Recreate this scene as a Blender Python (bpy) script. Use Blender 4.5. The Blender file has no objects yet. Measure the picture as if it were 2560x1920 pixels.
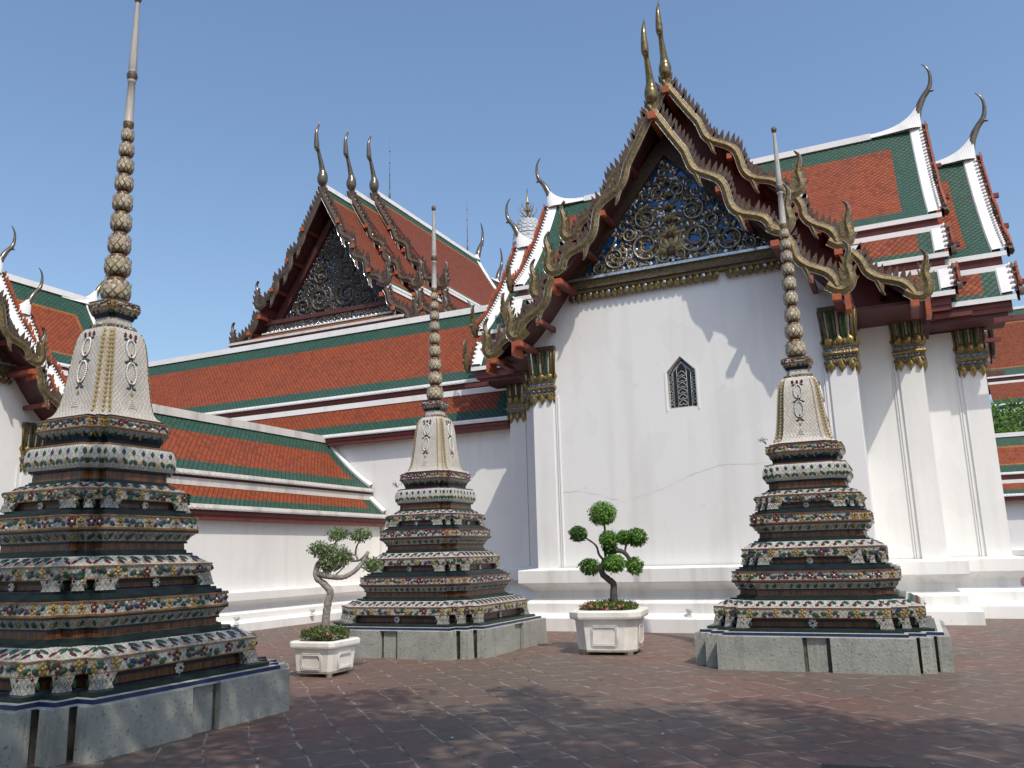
import bpy, math, random
from mathutils import Vector, Matrix
from mathutils.geometry import tessellate_polygon

# ------------------------------------------------------------------ camera, sky, sun, exposure
sc = bpy.context.scene
COL = sc.collection
PIT, ROLL, YAW, FPX = 0.20603, -0.02657, 0.43770, 2065.5
cam = bpy.data.cameras.new("camera")
cam.sensor_width = 36.0
cam.lens = FPX / 2560.0 * 36.0
cam.clip_start, cam.clip_end = 0.05, 2000
camo = bpy.data.objects.new("camera", cam)
COL.objects.link(camo)
fw = Vector((-math.sin(YAW) * math.cos(PIT), math.cos(YAW) * math.cos(PIT), math.sin(PIT)))
r0 = Vector((math.cos(YAW), math.sin(YAW), 0))
u0 = r0.cross(fw)
rt = r0 * math.cos(ROLL) + u0 * math.sin(ROLL)
up = -r0 * math.sin(ROLL) + u0 * math.cos(ROLL)
camo.matrix_world = Matrix(((rt.x, up.x, -fw.x, 0), (rt.y, up.y, -fw.y, 0), (rt.z, up.z, -fw.z, 1.6), (0, 0, 0, 1)))
sc.camera = camo

SUN = Vector((1.0, -0.90, 1.80)).normalized()
world = bpy.data.worlds.new("World")
sc.world = world
world.use_nodes = True
wn = world.node_tree
sky = wn.nodes.new("ShaderNodeTexSky")
sky.sky_type = 'NISHITA'
sky.sun_disc = False
sky.sun_elevation = math.asin(SUN.z)
sky.sun_rotation = math.atan2(SUN.x, SUN.y)
sky.altitude = 0.0
sky.air_density = 1.3
sky.dust_density = 2.6
sky.ozone_density = 4.5
wn.links.new(sky.outputs[0], wn.nodes["Background"].inputs[0])
wn.nodes["Background"].inputs[1].default_value = 0.15
sun = bpy.data.lights.new("sun", 'SUN')
sun.energy = 2.8
sun.angle = math.radians(0.6)
sun.color = (1.0, 0.91, 0.78)
suno = bpy.data.objects.new("sun", sun)
COL.objects.link(suno)
suno.rotation_euler = SUN.to_track_quat('Z', 'Y').to_euler()
suno.location = SUN * 60
sc.view_settings.view_transform = 'Standard'
sc.view_settings.look = 'None'
sc.view_settings.exposure = 0.22
sc.view_settings.gamma = 1.0
sc.view_settings.use_curve_mapping = False

R = random.Random(7)
PI = math.pi


# ------------------------------------------------------------------ materials
MATS = {}


def nt(name):
    m = bpy.data.materials.new(name)
    m.use_nodes = True
    t = m.node_tree
    MATS[name] = m
    return t, t.nodes["Principled BSDF"]


def N(t, kind, **kw):
    n = t.nodes.new(kind)
    for k, v in kw.items():
        setattr(n, k, v)
    return n


def L(t, a, b):
    t.links.new(a, b)


def MA(t, op, a, b=None, c=None):
    n = t.nodes.new("ShaderNodeMath")
    n.operation = op
    for i, x in enumerate((a, b, c)):
        if x is None:
            continue
        if isinstance(x, (int, float)):
            n.inputs[i].default_value = x
        else:
            t.links.new(x, n.inputs[i])
    return n.outputs[0]


def MIX(t, fac, a, b, blend='MIX'):
    n = t.nodes.new("ShaderNodeMix")
    n.data_type = 'RGBA'
    n.blend_type = blend
    for s, x in ((n.inputs[0], fac), (n.inputs[6], a), (n.inputs[7], b)):
        if isinstance(x, (int, float)):
            s.default_value = x
        elif isinstance(x, tuple):
            s.default_value = (x[0], x[1], x[2], 1)
        else:
            t.links.new(x, s)
    return n.outputs[2]


def RAMP(t, src, lo, hi):
    n = t.nodes.new("ShaderNodeMapRange")
    n.inputs[1].default_value = lo
    n.inputs[2].default_value = hi
    t.links.new(src, n.inputs[0])
    return n.outputs[0]


def NOISE(t, scale, detail=4, rough=.55, vec=None, mapping=None):
    n = t.nodes.new("ShaderNodeTexNoise")
    n.inputs["Scale"].default_value = scale
    n.inputs["Detail"].default_value = detail
    n.inputs["Roughness"].default_value = rough
    if vec is None:
        vec = t.nodes.new("ShaderNodeTexCoord").outputs["Object"]
    if mapping:
        mp = t.nodes.new("ShaderNodeMapping")
        mp.inputs["Scale"].default_value = mapping
        t.links.new(vec, mp.inputs[0])
        vec = mp.outputs[0]
    t.links.new(vec, n.inputs["Vector"])
    return n.outputs["Fac"]


def BUMP(t, b, h, strength=.4, dist=.01):
    n = t.nodes.new("ShaderNodeBump")
    n.inputs["Strength"].default_value = strength
    n.inputs["Distance"].default_value = dist
    t.links.new(h, n.inputs["Height"])
    t.links.new(n.outputs[0], b.inputs["Normal"])


def simple(name, c1, c2=None, scale=6.0, rough=.6, metal=0.0, bump=0.0, bscale=None, spec=None, lo=.35, hi=.65, detail=4):
    t, b = nt(name)
    b.inputs["Roughness"].default_value = rough
    b.inputs["Metallic"].default_value = metal
    if spec is not None:
        b.inputs["Specular IOR Level"].default_value = spec
    if c2 is None:
        c2 = tuple(x * .75 for x in c1)
    f = RAMP(t, NOISE(t, scale, detail), lo, hi)
    L(t, MIX(t, f, c1, c2), b.inputs["Base Color"])
    if bump:
        BUMP(t, b, NOISE(t, bscale or scale * 3, 5), bump, .02)
    return MATS[name]


# plaster walls
def plaster(name, base, dirt, amount):
    t, b = nt(name)
    b.inputs["Roughness"].default_value = .85
    b.inputs["Specular IOR Level"].default_value = .2
    big = RAMP(t, NOISE(t, .35, 3), .3, .75)
    streak = RAMP(t, NOISE(t, 1.0, 5, .6, mapping=(2.2, 2.2, .16)), .5, .8)
    spot = RAMP(t, NOISE(t, 5.0, 6, .7), .62, .74)
    c = MIX(t, MA(t, 'MULTIPLY', big, .5), base, tuple(x * .93 for x in base))
    c = MIX(t, MA(t, 'MULTIPLY', streak, amount), c, dirt)
    patch = RAMP(t, NOISE(t, .8, 2, .4, mapping=(1, 1, .7)), .56, .575)
    c = MIX(t, MA(t, 'MULTIPLY', patch, .16), c, tuple(x * .78 for x in base))
    c = MIX(t, MA(t, 'MULTIPLY', spot, amount * .8), c, dirt)
    L(t, c, b.inputs["Base Color"])
    BUMP(t, b, NOISE(t, 9, 6, .6), .12, .02)


plaster("white_plaster", (.77, .77, .755), (.50, .495, .46), .38)
plaster("base_plaster", (.80, .80, .78), (.30, .30, .27), .55)
plaster("white_mortar", (.80, .80, .79), (.40, .40, .38), .35)
plaster("old_mortar", (.66, .64, .60), (.28, .27, .25), .8)


def tiles(name, cA, cB, cC, w=.15, h=.17, rough=.42):
    """diamond-laid glazed roof tiles from UV (u along the eave, v down the slope, metres)"""
    t, b = nt(name)
    b.inputs["Specular IOR Level"].default_value = .3
    uv = N(t, "ShaderNodeUVMap")
    uv.uv_map = "UVMap"
    sp = N(t, "ShaderNodeSeparateXYZ")
    L(t, uv.outputs[0], sp.inputs[0])
    wob = MA(t, 'MULTIPLY', MA(t, 'SUBTRACT', NOISE(t, 2.0, 2, vec=uv.outputs[0]), .5), .05)
    u = MA(t, 'DIVIDE', sp.outputs[0], w)
    v = MA(t, 'DIVIDE', MA(t, 'ADD', sp.outputs[1], wob), h)
    p = MA(t, 'ADD', v, u)
    q = MA(t, 'SUBTRACT', v, u)
    fp, fq = MA(t, 'FRACT', p), MA(t, 'FRACT', q)
    cell = N(t, "ShaderNodeCombineXYZ")
    L(t, MA(t, 'FLOOR', p), cell.inputs[0])
    L(t, MA(t, 'FLOOR', q), cell.inputs[1])
    wnz = N(t, "ShaderNodeTexWhiteNoise")
    wnz.noise_dimensions = '2D'
    L(t, cell.outputs[0], wnz.inputs[0])
    rnd = wnz.outputs[0]
    low = MA(t, 'MAXIMUM', fp, fq)                        # 1 along the two lower edges of a tile
    line = RAMP(t, low, .80, .90)
    c = MIX(t, rnd, cA, cB)
    c = MIX(t, MA(t, 'MULTIPLY', RAMP(t, rnd, .88, .92), .35), c, cC)
    weather = RAMP(t, NOISE(t, .9, 5, .65), .42, .72)
    c = MIX(t, MA(t, 'MULTIPLY', weather, .32), c, tuple(x * .6 + .02 for x in cC))
    fleck = RAMP(t, NOISE(t, 30, 3, .7), .64, .7)
    c = MIX(t, MA(t, 'MULTIPLY', fleck, .3), c, (.42, .36, .3))
    c = MIX(t, MA(t, 'MULTIPLY', line, .85), c, tuple(x * .16 for x in cB))
    L(t, c, b.inputs["Base Color"])
    L(t, MA(t, 'ADD', MA(t, 'MULTIPLY', rnd, .25), rough - .08), b.inputs["Roughness"])
    hgt = MA(t, 'ADD', MA(t, 'MULTIPLY', MA(t, 'ADD', fp, fq), .5), MA(t, 'MULTIPLY', rnd, .35))
    hgt = MA(t, 'MULTIPLY', hgt, MA(t, 'SUBTRACT', 1.0, line))
    BUMP(t, b, hgt, .7, .035)


tiles("tile_orange", (.315, .068, .021), (.25, .053, .018), (.145, .036, .016), .16, .17, .6)
tiles("tile_green", (.032, .098, .066), (.024, .076, .05), (.07, .145, .11), .16, .17, .5)
tiles("tile_red_small", (.23, .055, .02), (.20, .046, .018), (.15, .035, .016), .2, .2, .7)
tiles("tile_yellow", (.40, .17, .03), (.33, .13, .025), (.2, .08, .02), .14, .14)


def lattice(name, c1, c2, line, cw=.045, ch=.06, rough=.25, lw=.07, halo=None, depth=.5):
    """diamond mosaic of glazed tesserae from UV"""
    t, b = nt(name)
    uv = N(t, "ShaderNodeUVMap")
    uv.uv_map = "UVMap"
    sp = N(t, "ShaderNodeSeparateXYZ")
    L(t, uv.outputs[0], sp.inputs[0])
    u = MA(t, 'DIVIDE', sp.outputs[0], cw * 2)
    v = MA(t, 'DIVIDE', sp.outputs[1], ch * 2)
    p, q = MA(t, 'ADD', u, v), MA(t, 'SUBTRACT', u, v)
    fp, fq = MA(t, 'FRACT', p), MA(t, 'FRACT', q)
    ep = MA(t, 'MINIMUM', fp, MA(t, 'SUBTRACT', 1.0, fp))
    eq = MA(t, 'MINIMUM', fq, MA(t, 'SUBTRACT', 1.0, fq))
    e = MA(t, 'MINIMUM', ep, eq)
    cell = N(t, "ShaderNodeCombineXYZ")
    L(t, MA(t, 'FLOOR', p), cell.inputs[0])
    L(t, MA(t, 'FLOOR', q), cell.inputs[1])
    wnz = N(t, "ShaderNodeTexWhiteNoise")
    wnz.noise_dimensions = '2D'
    L(t, cell.outputs[0], wnz.inputs[0])
    c = MIX(t, wnz.outputs[0], c1, c2)
    if halo:
        c = MIX(t, MA(t, 'LESS_THAN', e, .17), c, halo)
    dirt = RAMP(t, NOISE(t, 3.5, 5, .65), .45, .75)
    c = MIX(t, MA(t, 'MULTIPLY', dirt, .45), c, tuple(x * .45 for x in c2))
    ln = MA(t, 'LESS_THAN', e, lw)
    c = MIX(t, MA(t, 'MULTIPLY', ln, .85), c, line)
    L(t, c, b.inputs["Base Color"])
    b.inputs["Roughness"].default_value = rough
    BUMP(t, b, MA(t, 'ADD', RAMP(t, e, 0, .2), MA(t, 'MULTIPLY', wnz.outputs[0], .5)), depth, .006)


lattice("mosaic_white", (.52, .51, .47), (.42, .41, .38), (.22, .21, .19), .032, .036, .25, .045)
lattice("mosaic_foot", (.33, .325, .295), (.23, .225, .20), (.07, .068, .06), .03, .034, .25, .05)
lattice("mosaic_band_shaded", (.46, .455, .42), (.34, .335, .30), (.08, .078, .07), .032, .036, .25, .045)  # white tile toned darker than on bevel tops; upright bands' shade in the colour
lattice("mosaic_bell", (.60, .565, .51), (.53, .495, .445), (.33, .30, .26), .026, .034)
lattice("mosaic_bead", (.52, .48, .40), (.42, .38, .31), (.05, .04, .025), .05, .06, .3, .05, (.27, .205, .09), .8)
simple("bead_petal", (.44, .40, .32), (.27, .21, .11), 30, .3)
lattice("mosaic_shaft", (.56, .53, .49), (.46, .44, .41), (.14, .12, .10), .014, .02, .3, .1)


def sticks(name, c1, c2):
    t, b = nt(name)
    uv = N(t, "ShaderNodeUVMap")
    uv.uv_map = "UVMap"
    sp = N(t, "ShaderNodeSeparateXYZ")
    L(t, uv.outputs[0], sp.inputs[0])
    u = MA(t, 'DIVIDE', sp.outputs[0], .028)
    wnz = N(t, "ShaderNodeTexWhiteNoise")
    wnz.noise_dimensions = '1D'
    L(t, MA(t, 'FLOOR', u), wnz.inputs["W"])
    f = MA(t, 'FRACT', u)
    ln = MA(t, 'LESS_THAN', f, .12)
    c = MIX(t, wnz.outputs[0], c1, c2)
    c = MIX(t, RAMP(t, NOISE(t, 9, 4), .55, .75), c, tuple(x * .4 for x in c2))
    c = MIX(t, MA(t, 'MULTIPLY', ln, .8), c, tuple(x * .2 for x in c2))
    L(t, c, b.inputs["Base Color"])
    b.inputs["Roughness"].default_value = .35
    BUMP(t, b, MA(t, 'PINGPONG', f, .5), .4, .01)


sticks("brown_glaze", (.20, .078, .028), (.07, .03, .014))
simple("navy_glaze", (.008, .014, .026), (.02, .03, .04), 7, .34, spec=.35)
simple("blue_glaze", (.02, .03, .11), (.012, .018, .05), 7, .3, spec=.35)
simple("green_glaze", (.008, .024, .02), (.02, .036, .03), 7, .34, spec=.35)
simple("leaf_green_glaze", (.03, .085, .058), (.016, .045, .034), 30, .25)
simple("maroon_glaze", (.11, .018, .022), (.06, .012, .016), 30, .25)
simple("yellow_glaze", (.36, .27, .10), (.25, .17, .05), 30, .25)
simple("tan_glaze", (.42, .33, .17), (.33, .25, .12), 30, .3)
simple("pearl_glaze", (.78, .78, .76), (.68, .68, .66), 30, .18)
simple("purple_glaze", (.04, .05, .11), (.02, .026, .06), 30, .25)
simple("cream_glaze", (.62, .60, .54), (.5, .48, .42), 20, .25)
simple("trim_orange", (.30, .15, .035), (.18, .08, .02), 14, .35)
simple("trim_maroon", (.16, .03, .04), (.09, .02, .025), 14, .35)
simple("trim_rust", (.22, .075, .03), (.13, .045, .02), 14, .35)
t, b = nt("plinth_stone")
b.inputs["Roughness"].default_value = .82
c = MIX(t, RAMP(t, NOISE(t, 2.2, 5), .35, .7), (.34, .345, .31), (.235, .245, .225))
c = MIX(t, MA(t, 'MULTIPLY', RAMP(t, NOISE(t, 26, 6, .72), .57, .66), .75), c, (.07, .068, .06))
c = MIX(t, MA(t, 'MULTIPLY', RAMP(t, NOISE(t, 1.6, 6, .7, mapping=(1.5, 1.5, .5)), .55, .7), .6), c, (.11, .11, .10))
L(t, c, b.inputs["Base Color"])
BUMP(t, b, MA(t, 'ADD', NOISE(t, 24, 6, .7), MA(t, 'MULTIPLY', NOISE(t, 5, 3), .8)), .6, .02)
simple("plinth_dark", (.05, .05, .045), (.10, .10, .09), 9, .9, 0, .4)
simple("planter_stone", (.76, .745, .70), (.60, .575, .52), 4, .8, 0, .2, 25, .3, .45, .75, 6)
simple("planter_stain", (.20, .18, .15), (.32, .29, .25), 8, .9)
simple("soil", (.05, .035, .025), (.03, .02, .015), 12, 1)
simple("gold", (.19, .14, .05), (.085, .062, .03), 16, .42, .4, .7, 40)
simple("gold_bright", (.40, .29, .105), (.19, .13, .05), 18, .28, .75, .5, 40)
simple("flame_gilt", (.13, .085, .045), (.075, .038, .028), 10, .45, .3, .5, 40)
simple("gilt_scroll", (.25, .20, .11), (.13, .105, .065), 20, .35, .4, .5, 40)
simple("gold_dark", (.12, .082, .052), (.07, .048, .036), 16, .42, .3, .6, 40)
simple("finial_dark", (.10, .085, .07), (.17, .14, .10), 10, .22, .5)
simple("finial_gold", (.25, .19, .08), (.13, .10, .05), 10, .2, .65)
simple("mirror", (.62, .63, .64), (.35, .36, .38), 22, .14, .7)
simple("green_glass", (.015, .09, .04), (.012, .055, .028), 10, .16, .2)
simple("blue_glass", (.015, .16, .40), (.01, .06, .20), 26, .16, .2)
simple("dark_glass", (.012, .013, .016), (.025, .026, .03), 3, .12)
simple("blue_inlay", (.07, .09, .16), (.22, .24, .28), 30, .25, .2)
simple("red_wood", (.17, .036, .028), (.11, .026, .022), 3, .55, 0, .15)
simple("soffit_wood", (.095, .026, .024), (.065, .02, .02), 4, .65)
simple("orange_wood", (.42, .10, .035), (.30, .07, .03), 6, .5)
simple("orange_edge", (.44, .10, .04), (.30, .06, .03), 12, .5)
simple("iron_white", (.62, .62, .60), (.5, .5, .48), 10, .5)
simple("bark_grey", (.33, .30, .27), (.17, .155, .14), 18, .85, 0, .7, 45)
simple("bark_dark", (.095, .082, .07), (.05, .045, .04), 20, .85, 0, .7, 45)
simple("crack_grey", (.42, .42, .40), (.3, .3, .29), 9, .9)
simple("prang_white", (.55, .57, .60), (.44, .46, .50), 2, .8)
simple("lead_grey", (.16, .17, .18), None, 8, .5)
simple("drain_iron", (.02, .02, .02), (.03, .03, .03), 12, .6)
simple("dry_leaf", (.26, .17, .08), (.17, .10, .05), 9, .8)
simple("petal_pink", (.62, .16, .17), (.50, .10, .11), 40, .6)


def leafmat(name, a, b_, c, trans=.38):
    t, b = nt(name)
    oi = N(t, "ShaderNodeNewGeometry")
    rnd = oi.outputs["Random Per Island"]
    col = MIX(t, rnd, a, b_)
    col = MIX(t, RAMP(t, NOISE(t, 3.0, 3), .5, .7), col, c)
    L(t, col, b.inputs["Base Color"])
    b.inputs["Roughness"].default_value = .5
    b.inputs["Specular IOR Level"].default_value = .35
    tr = N(t, "ShaderNodeBsdfTranslucent")
    L(t, MIX(t, .5, col, (.25, .38, .04)), tr.inputs[0])
    ms = N(t, "ShaderNodeMixShader")
    ms.inputs[0].default_value = trans
    out = t.nodes["Material Output"]
    L(t, b.outputs[0], ms.inputs[1])
    L(t, tr.outputs[0], ms.inputs[2])
    L(t, ms.outputs[0], out.inputs[0])


leafmat("leaf_bright", (.12, .29, .035), (.18, .36, .06), (.08, .20, .035))
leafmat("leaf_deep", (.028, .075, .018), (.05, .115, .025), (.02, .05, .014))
leafmat("leaf_olive", (.20, .26, .12), (.27, .33, .17), (.14, .19, .09))
leafmat("leaf_shrub", (.09, .11, .03), (.13, .13, .035), (.07, .045, .03))
leafmat("leaf_tree", (.03, .075, .018), (.06, .12, .025), (.022, .055, .015))


def paving():
    t, b = nt("brick_paving")
    co = N(t, "ShaderNodeTexCoord").outputs["Object"]
    mp = N(t, "ShaderNodeMapping")
    mp.inputs["Rotation"].default_value = (0, 0, math.radians(-135))
    mp.inputs["Location"].default_value = (.1, .03, 0)
    L(t, co, mp.inputs[0])
    # let the courses wander a little
    dn = N(t, "ShaderNodeTexNoise")
    dn.inputs["Scale"].default_value = 1.3
    dn.inputs["Detail"].default_value = 3
    L(t, co, dn.inputs["Vector"])
    vm = N(t, "ShaderNodeVectorMath", operation='SUBTRACT')
    vm.inputs[1].default_value = (.5, .5, .5)
    L(t, dn.outputs["Color"], vm.inputs[0])
    vs = N(t, "ShaderNodeVectorMath", operation='SCALE')
    vs.inputs["Scale"].default_value = .17
    L(t, vm.outputs[0], vs.inputs[0])
    va = N(t, "ShaderNodeVectorMath", operation='ADD')
    L(t, mp.outputs[0], va.inputs[0])
    L(t, vs.outputs[0], va.inputs[1])
    br = N(t, "ShaderNodeTexBrick")
    br.offset = .22
    br.offset_frequency = 2
    br.inputs["Scale"].default_value = 1.0
    br.inputs["Brick Width"].default_value = .56
    br.inputs["Row Height"].default_value = .40
    br.inputs["Mortar Size"].default_value = .015
    br.inputs["Mortar Smooth"].default_value = .35
    br.inputs["Bias"].default_value = 0
    br.inputs["Color1"].default_value = (0, 0, 0, 1)
    br.inputs["Color2"].default_value = (1, 1, 1, 1)
    br.inputs["Mortar"].default_value = (.5, .5, .5, 1)
    L(t, va.outputs[0], br.inputs["Vector"])
    rnd = br.outputs["Color"]
    c = MIX(t, rnd, (.155, .07, .052), (.19, .108, .086))
    c = MIX(t, RAMP(t, NOISE(t, 7, 6, .7), .42, .68), c, (.125, .079, .063))
    c = MIX(t, MA(t, 'MULTIPLY', RAMP(t, NOISE(t, .32, 4, .6), .40, .56), .85), c, (.118, .092, .074))
    c = MIX(t, MA(t, 'MULTIPLY', RAMP(t, NOISE(t, 24, 4, .75), .60, .72), .5), c, (.30, .25, .21))
    m = MA(t, 'MULTIPLY', br.outputs["Fac"], RAMP(t, NOISE(t, 1.1, 4), .25, .45))
    c = MIX(t, MA(t, 'MULTIPLY', m, .8), c, MIX(t, RAMP(t, NOISE(t, 5, 3), .4, .6), (.36, .32, .26), (.07, .055, .045)))
    L(t, c, b.inputs["Base Color"])
    L(t, MA(t, 'ADD', MA(t, 'MULTIPLY', NOISE(t, 5, 4), .4), .42), b.inputs["Roughness"])
    h = MA(t, 'SUBTRACT', MA(t, 'MULTIPLY', NOISE(t, 18, 6, .65), .35), MA(t, 'MULTIPLY', br.outputs["Fac"], .6))
    h = MA(t, 'ADD', h, MA(t, 'MULTIPLY', rnd, .25))
    BUMP(t, b, h, .8, .02)


paving()


# ------------------------------------------------------------------ mesh building
class MB:
    def __init__(s):
        s.v, s.f, s.m, s.uv, s.sm = [], [], [], [], []
        s.M = None

    def add(s, verts, faces, mat, uvs=None, smooth=False):
        o = len(s.v)
        if s.M is not None:
            verts = [s.M @ Vector(p) for p in verts]
        s.v.extend([tuple(p) for p in verts])
        many = isinstance(mat, list)
        for i, f in enumerate(faces):
            s.f.append([o + k for k in f])
            s.m.append(mat[i] if many else mat)
            s.sm.append(smooth)
            if uvs is None:
                s.uv.extend([(0, 0)] * len(f))
            elif isinstance(uvs[0], list):
                s.uv.extend(uvs[i])
            else:
                s.uv.extend([uvs[k] for k in f])

    def build(s, name, parent=None):
        me = bpy.data.meshes.new(name)
        me.from_pydata(s.v, [], s.f)
        names = []
        for m in s.m:
            if m not in names:
                names.append(m)
        for n in names:
            me.materials.append(MATS[n])
        ix = {n: i for i, n in enumerate(names)}
        me.polygons.foreach_set("material_index", [ix[m] for m in s.m])
        me.polygons.foreach_set("use_smooth", s.sm)
        ul = me.uv_layers.new(name="UVMap")
        ul.data.foreach_set("uv", [c for p in s.uv for c in p])
        me.update()
        o = bpy.data.objects.new(name, me)
        COL.objects.link(o)
        if parent is not None:
            o.parent = parent
        return o


def box(mb, x0, x1, y0, y1, z0, z1, mat):
    v = [(x0, y0, z0), (x1, y0, z0), (x1, y1, z0), (x0, y1, z0), (x0, y0, z1), (x1, y0, z1), (x1, y1, z1), (x0, y1, z1)]
    mb.add(v, [(0, 3, 2, 1), (4, 5, 6, 7), (0, 1, 5, 4), (1, 2, 6, 5), (2, 3, 7, 6), (3, 0, 4, 7)], mat)


def tube(mb, pts, rads, mat, n=8, caps=True, sm=True):
    pts = [Vector(p) for p in pts]
    if isinstance(rads, (int, float)):
        rads = [rads] * len(pts)
    vs, fs = [], []
    prev = None
    for i, p in enumerate(pts):
        d = (pts[min(i + 1, len(pts) - 1)] - pts[max(i - 1, 0)]).normalized()
        if prev is None:
            a = d.cross(Vector((0, 0, 1)))
            if a.length < .1:
                a = d.cross(Vector((1, 0, 0)))
        else:
            a = prev - d * prev.dot(d)
        a.normalize()
        prev = a
        b = d.cross(a)
        for k in range(n):
            q = 2 * PI * k / n
            vs.append(p + (a * math.cos(q) + b * math.sin(q)) * rads[i])
    for i in range(len(pts) - 1):
        for k in range(n):
            k2 = (k + 1) % n
            fs.append((i * n + k, i * n + k2, (i + 1) * n + k2, (i + 1) * n + k))
    if caps:
        fs.append(tuple(range(n - 1, -1, -1)))
        fs.append(tuple((len(pts) - 1) * n + k for k in range(n)))
    mb.add(vs, fs, mat, None, sm)


def smooth_path(pts, k=5):
    """Catmull-Rom through points given as tuples of any length"""
    out = []
    n = len(pts)
    for i in range(n - 1):
        p0, p1, p2, p3 = pts[max(i - 1, 0)], pts[i], pts[i + 1], pts[min(i + 2, n - 1)]
        for j in range(k):
            t = j / k
            out.append(tuple(.5 * (2 * b + (c - a) * t + (2 * a - 5 * b + 4 * c - d) * t * t + (3 * b - a - 3 * c + d) * t ** 3)
                             for a, b, c, d in zip(p0, p1, p2, p3)))
    out.append(tuple(pts[-1]))
    return out


def lathe(mb, prof, n=20, sm=True, ulen=None, c=(0, 0)):
    """prof: list of (r, z, mat); uv u = angle * ulen"""
    vs, fs, ms, uv = [], [], [], []
    vl = 0
    for i, (r, z, m) in enumerate(prof):
        for k in range(n):
            a = 2 * PI * k / n
            vs.append((c[0] + r * math.cos(a), c[1] + r * math.sin(a), z))
        if i:
            d = math.hypot(r - prof[i - 1][0], z - prof[i - 1][1])
            U = ulen if ulen else 2 * PI * max(r, prof[i - 1][0])
            for k in range(n):
                k2 = (k + 1) % n
                fs.append(((i - 1) * n + k, (i - 1) * n + k2, i * n + k2, i * n + k))
                ms.append(m)
                uv.append([(U * k / n, vl), (U * (k + 1) / n, vl), (U * (k + 1) / n, vl + d), (U * k / n, vl + d)])
            vl += d
    mb.add(vs, fs, ms, uv, sm)


def petal(mb, c, nrm, t, l, w, h, mat, blunt=.5):
    """domed leaf or petal: from c along t (in the plane with normal nrm), length l, width w, height h"""
    c, nrm, t = Vector(c), Vector(nrm), Vector(t)
    s = nrm.cross(t)
    a = c + t * l * .28
    b = c + t * l * (.55 + .25 * blunt)
    vs = [c, a - s * w * .42, b - s * w * .45, c + t * l, b + s * w * .45, a + s * w * .42, c + t * l * .5 + nrm * h]
    mb.add(vs, [(6, i, (i + 1) % 6) for i in range(6)], mat, None, True)


def dome(mb, c, nrm, r, h, mat, n=6):
    c, nrm = Vector(c), Vector(nrm)
    a = nrm.cross(Vector((0, 0, 1)))
    if a.length < .1:
        a = nrm.cross(Vector((1, 0, 0)))
    a.normalize()
    b = nrm.cross(a)
    vs = [c + (a * math.cos(2 * PI * k / n) + b * math.sin(2 * PI * k / n)) * r for k in range(n)]
    vs += [c + (a * math.cos(2 * PI * k / n) + b * math.sin(2 * PI * k / n)) * r * .7 + nrm * h * .75 for k in range(n)]
    vs.append(c + nrm * h)
    fs = [(k, (k + 1) % n, n + (k + 1) % n, n + k) for k in range(n)] + [(n + k, n + (k + 1) % n, 2 * n) for k in range(n)]
    mb.add(vs, fs, mat, None, True)


def plate(mb, outline, mapf, d0, d1, mat, side=None):
    """outline (a, z) polygon extruded between depths d0 and d1; mapf(a, z, d) -> xyz"""
    n = len(outline)
    vs = [mapf(a, z, d0) for a, z in outline] + [mapf(a, z, d1) for a, z in outline]
    tri = tessellate_polygon([[Vector((a, z, 0)) for a, z in outline]])
    fs = [tuple(t) for t in tri] + [tuple(n + k for k in reversed(t)) for t in tri]
    mb.add(vs, fs, mat)
    mb.add(vs, [(i, (i + 1) % n, n + (i + 1) % n, n + i) for i in range(n)], side or mat)


def ribbon(mb, pts, wid, mapf, d0, d1, mat, edge=None, ew=.02):
    """band of varying width following 2D points, extruded in depth, with bright edge beads on the d0 face"""
    n = len(pts)
    lo, hi = [], []
    for i in range(n):
        a = pts[max(i - 1, 0)]
        b = pts[min(i + 1, n - 1)]
        dx, dz = b[0] - a[0], b[1] - a[1]
        q = math.hypot(dx, dz) or 1
        nx, nz = -dz / q, dx / q
        w = wid[i] / 2 if isinstance(wid, list) else wid / 2
        lo.append((pts[i][0] - nx * w, pts[i][1] - nz * w))
        hi.append((pts[i][0] + nx * w, pts[i][1] + nz * w))
    mid = (d0 + (d1 - d0) * .25)
    bul = d0 - (d1 - d0) * .18
    vs = []
    for i in range(n):
        vs += [mapf(*lo[i], mid), mapf(*pts[i], bul), mapf(*hi[i], mid), mapf(*hi[i], d1), mapf(*lo[i], d1)]
    fs = []
    for i in range(n - 1):
        for k in range(5):
            k2 = (k + 1) % 5
            fs.append((i * 5 + k, i * 5 + k2, (i + 1) * 5 + k2, (i + 1) * 5 + k))
    fs += [(0, 1, 2, 3, 4), tuple((n - 1) * 5 + k for k in (4, 3, 2, 1, 0))]
    mb.add(vs, fs, mat)
    if edge:
        for side in (lo, hi):
            tube(mb, [mapf(a, z, mid - ew * .3) for a, z in side], ew * .5, edge, 4, True, False)


def root(name, label, cat, loc=(0, 0, 0), rz=0, group=None, scale=1):
    o = bpy.data.objects.new(name, None)
    COL.objects.link(o)
    o.location = loc
    o.rotation_euler = (0, 0, rz)
    o.scale = (scale,) * 3
    o.empty_display_size = .3
    tag(o, label, cat, group)
    return o


def tag(o, label=None, cat=None, group=None, kind=None):
    for k, v in (("label", label), ("category", cat), ("group", group), ("kind", kind)):
        if v:
            o[k] = v
    return o


def copy_tree(o, parent=None):
    c = o.copy()
    COL.objects.link(c)
    if parent is not None:
        c.parent = parent
    for ch in list(o.children):
        copy_tree(ch, c)
    return c


# ------------------------------------------------------------------ ground
mb = MB()
g = 24
S = 420
mb.add([(-S, -S, 0), (S, -S, 0), (S, S, 0), (-S, S, 0)], [(0, 1, 2, 3)], "brick_paving")
ground = mb.build("ground")
tag(ground, "worn brick-red paving tiles laid diagonally across the temple courtyard", None, None, "structure")


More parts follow.
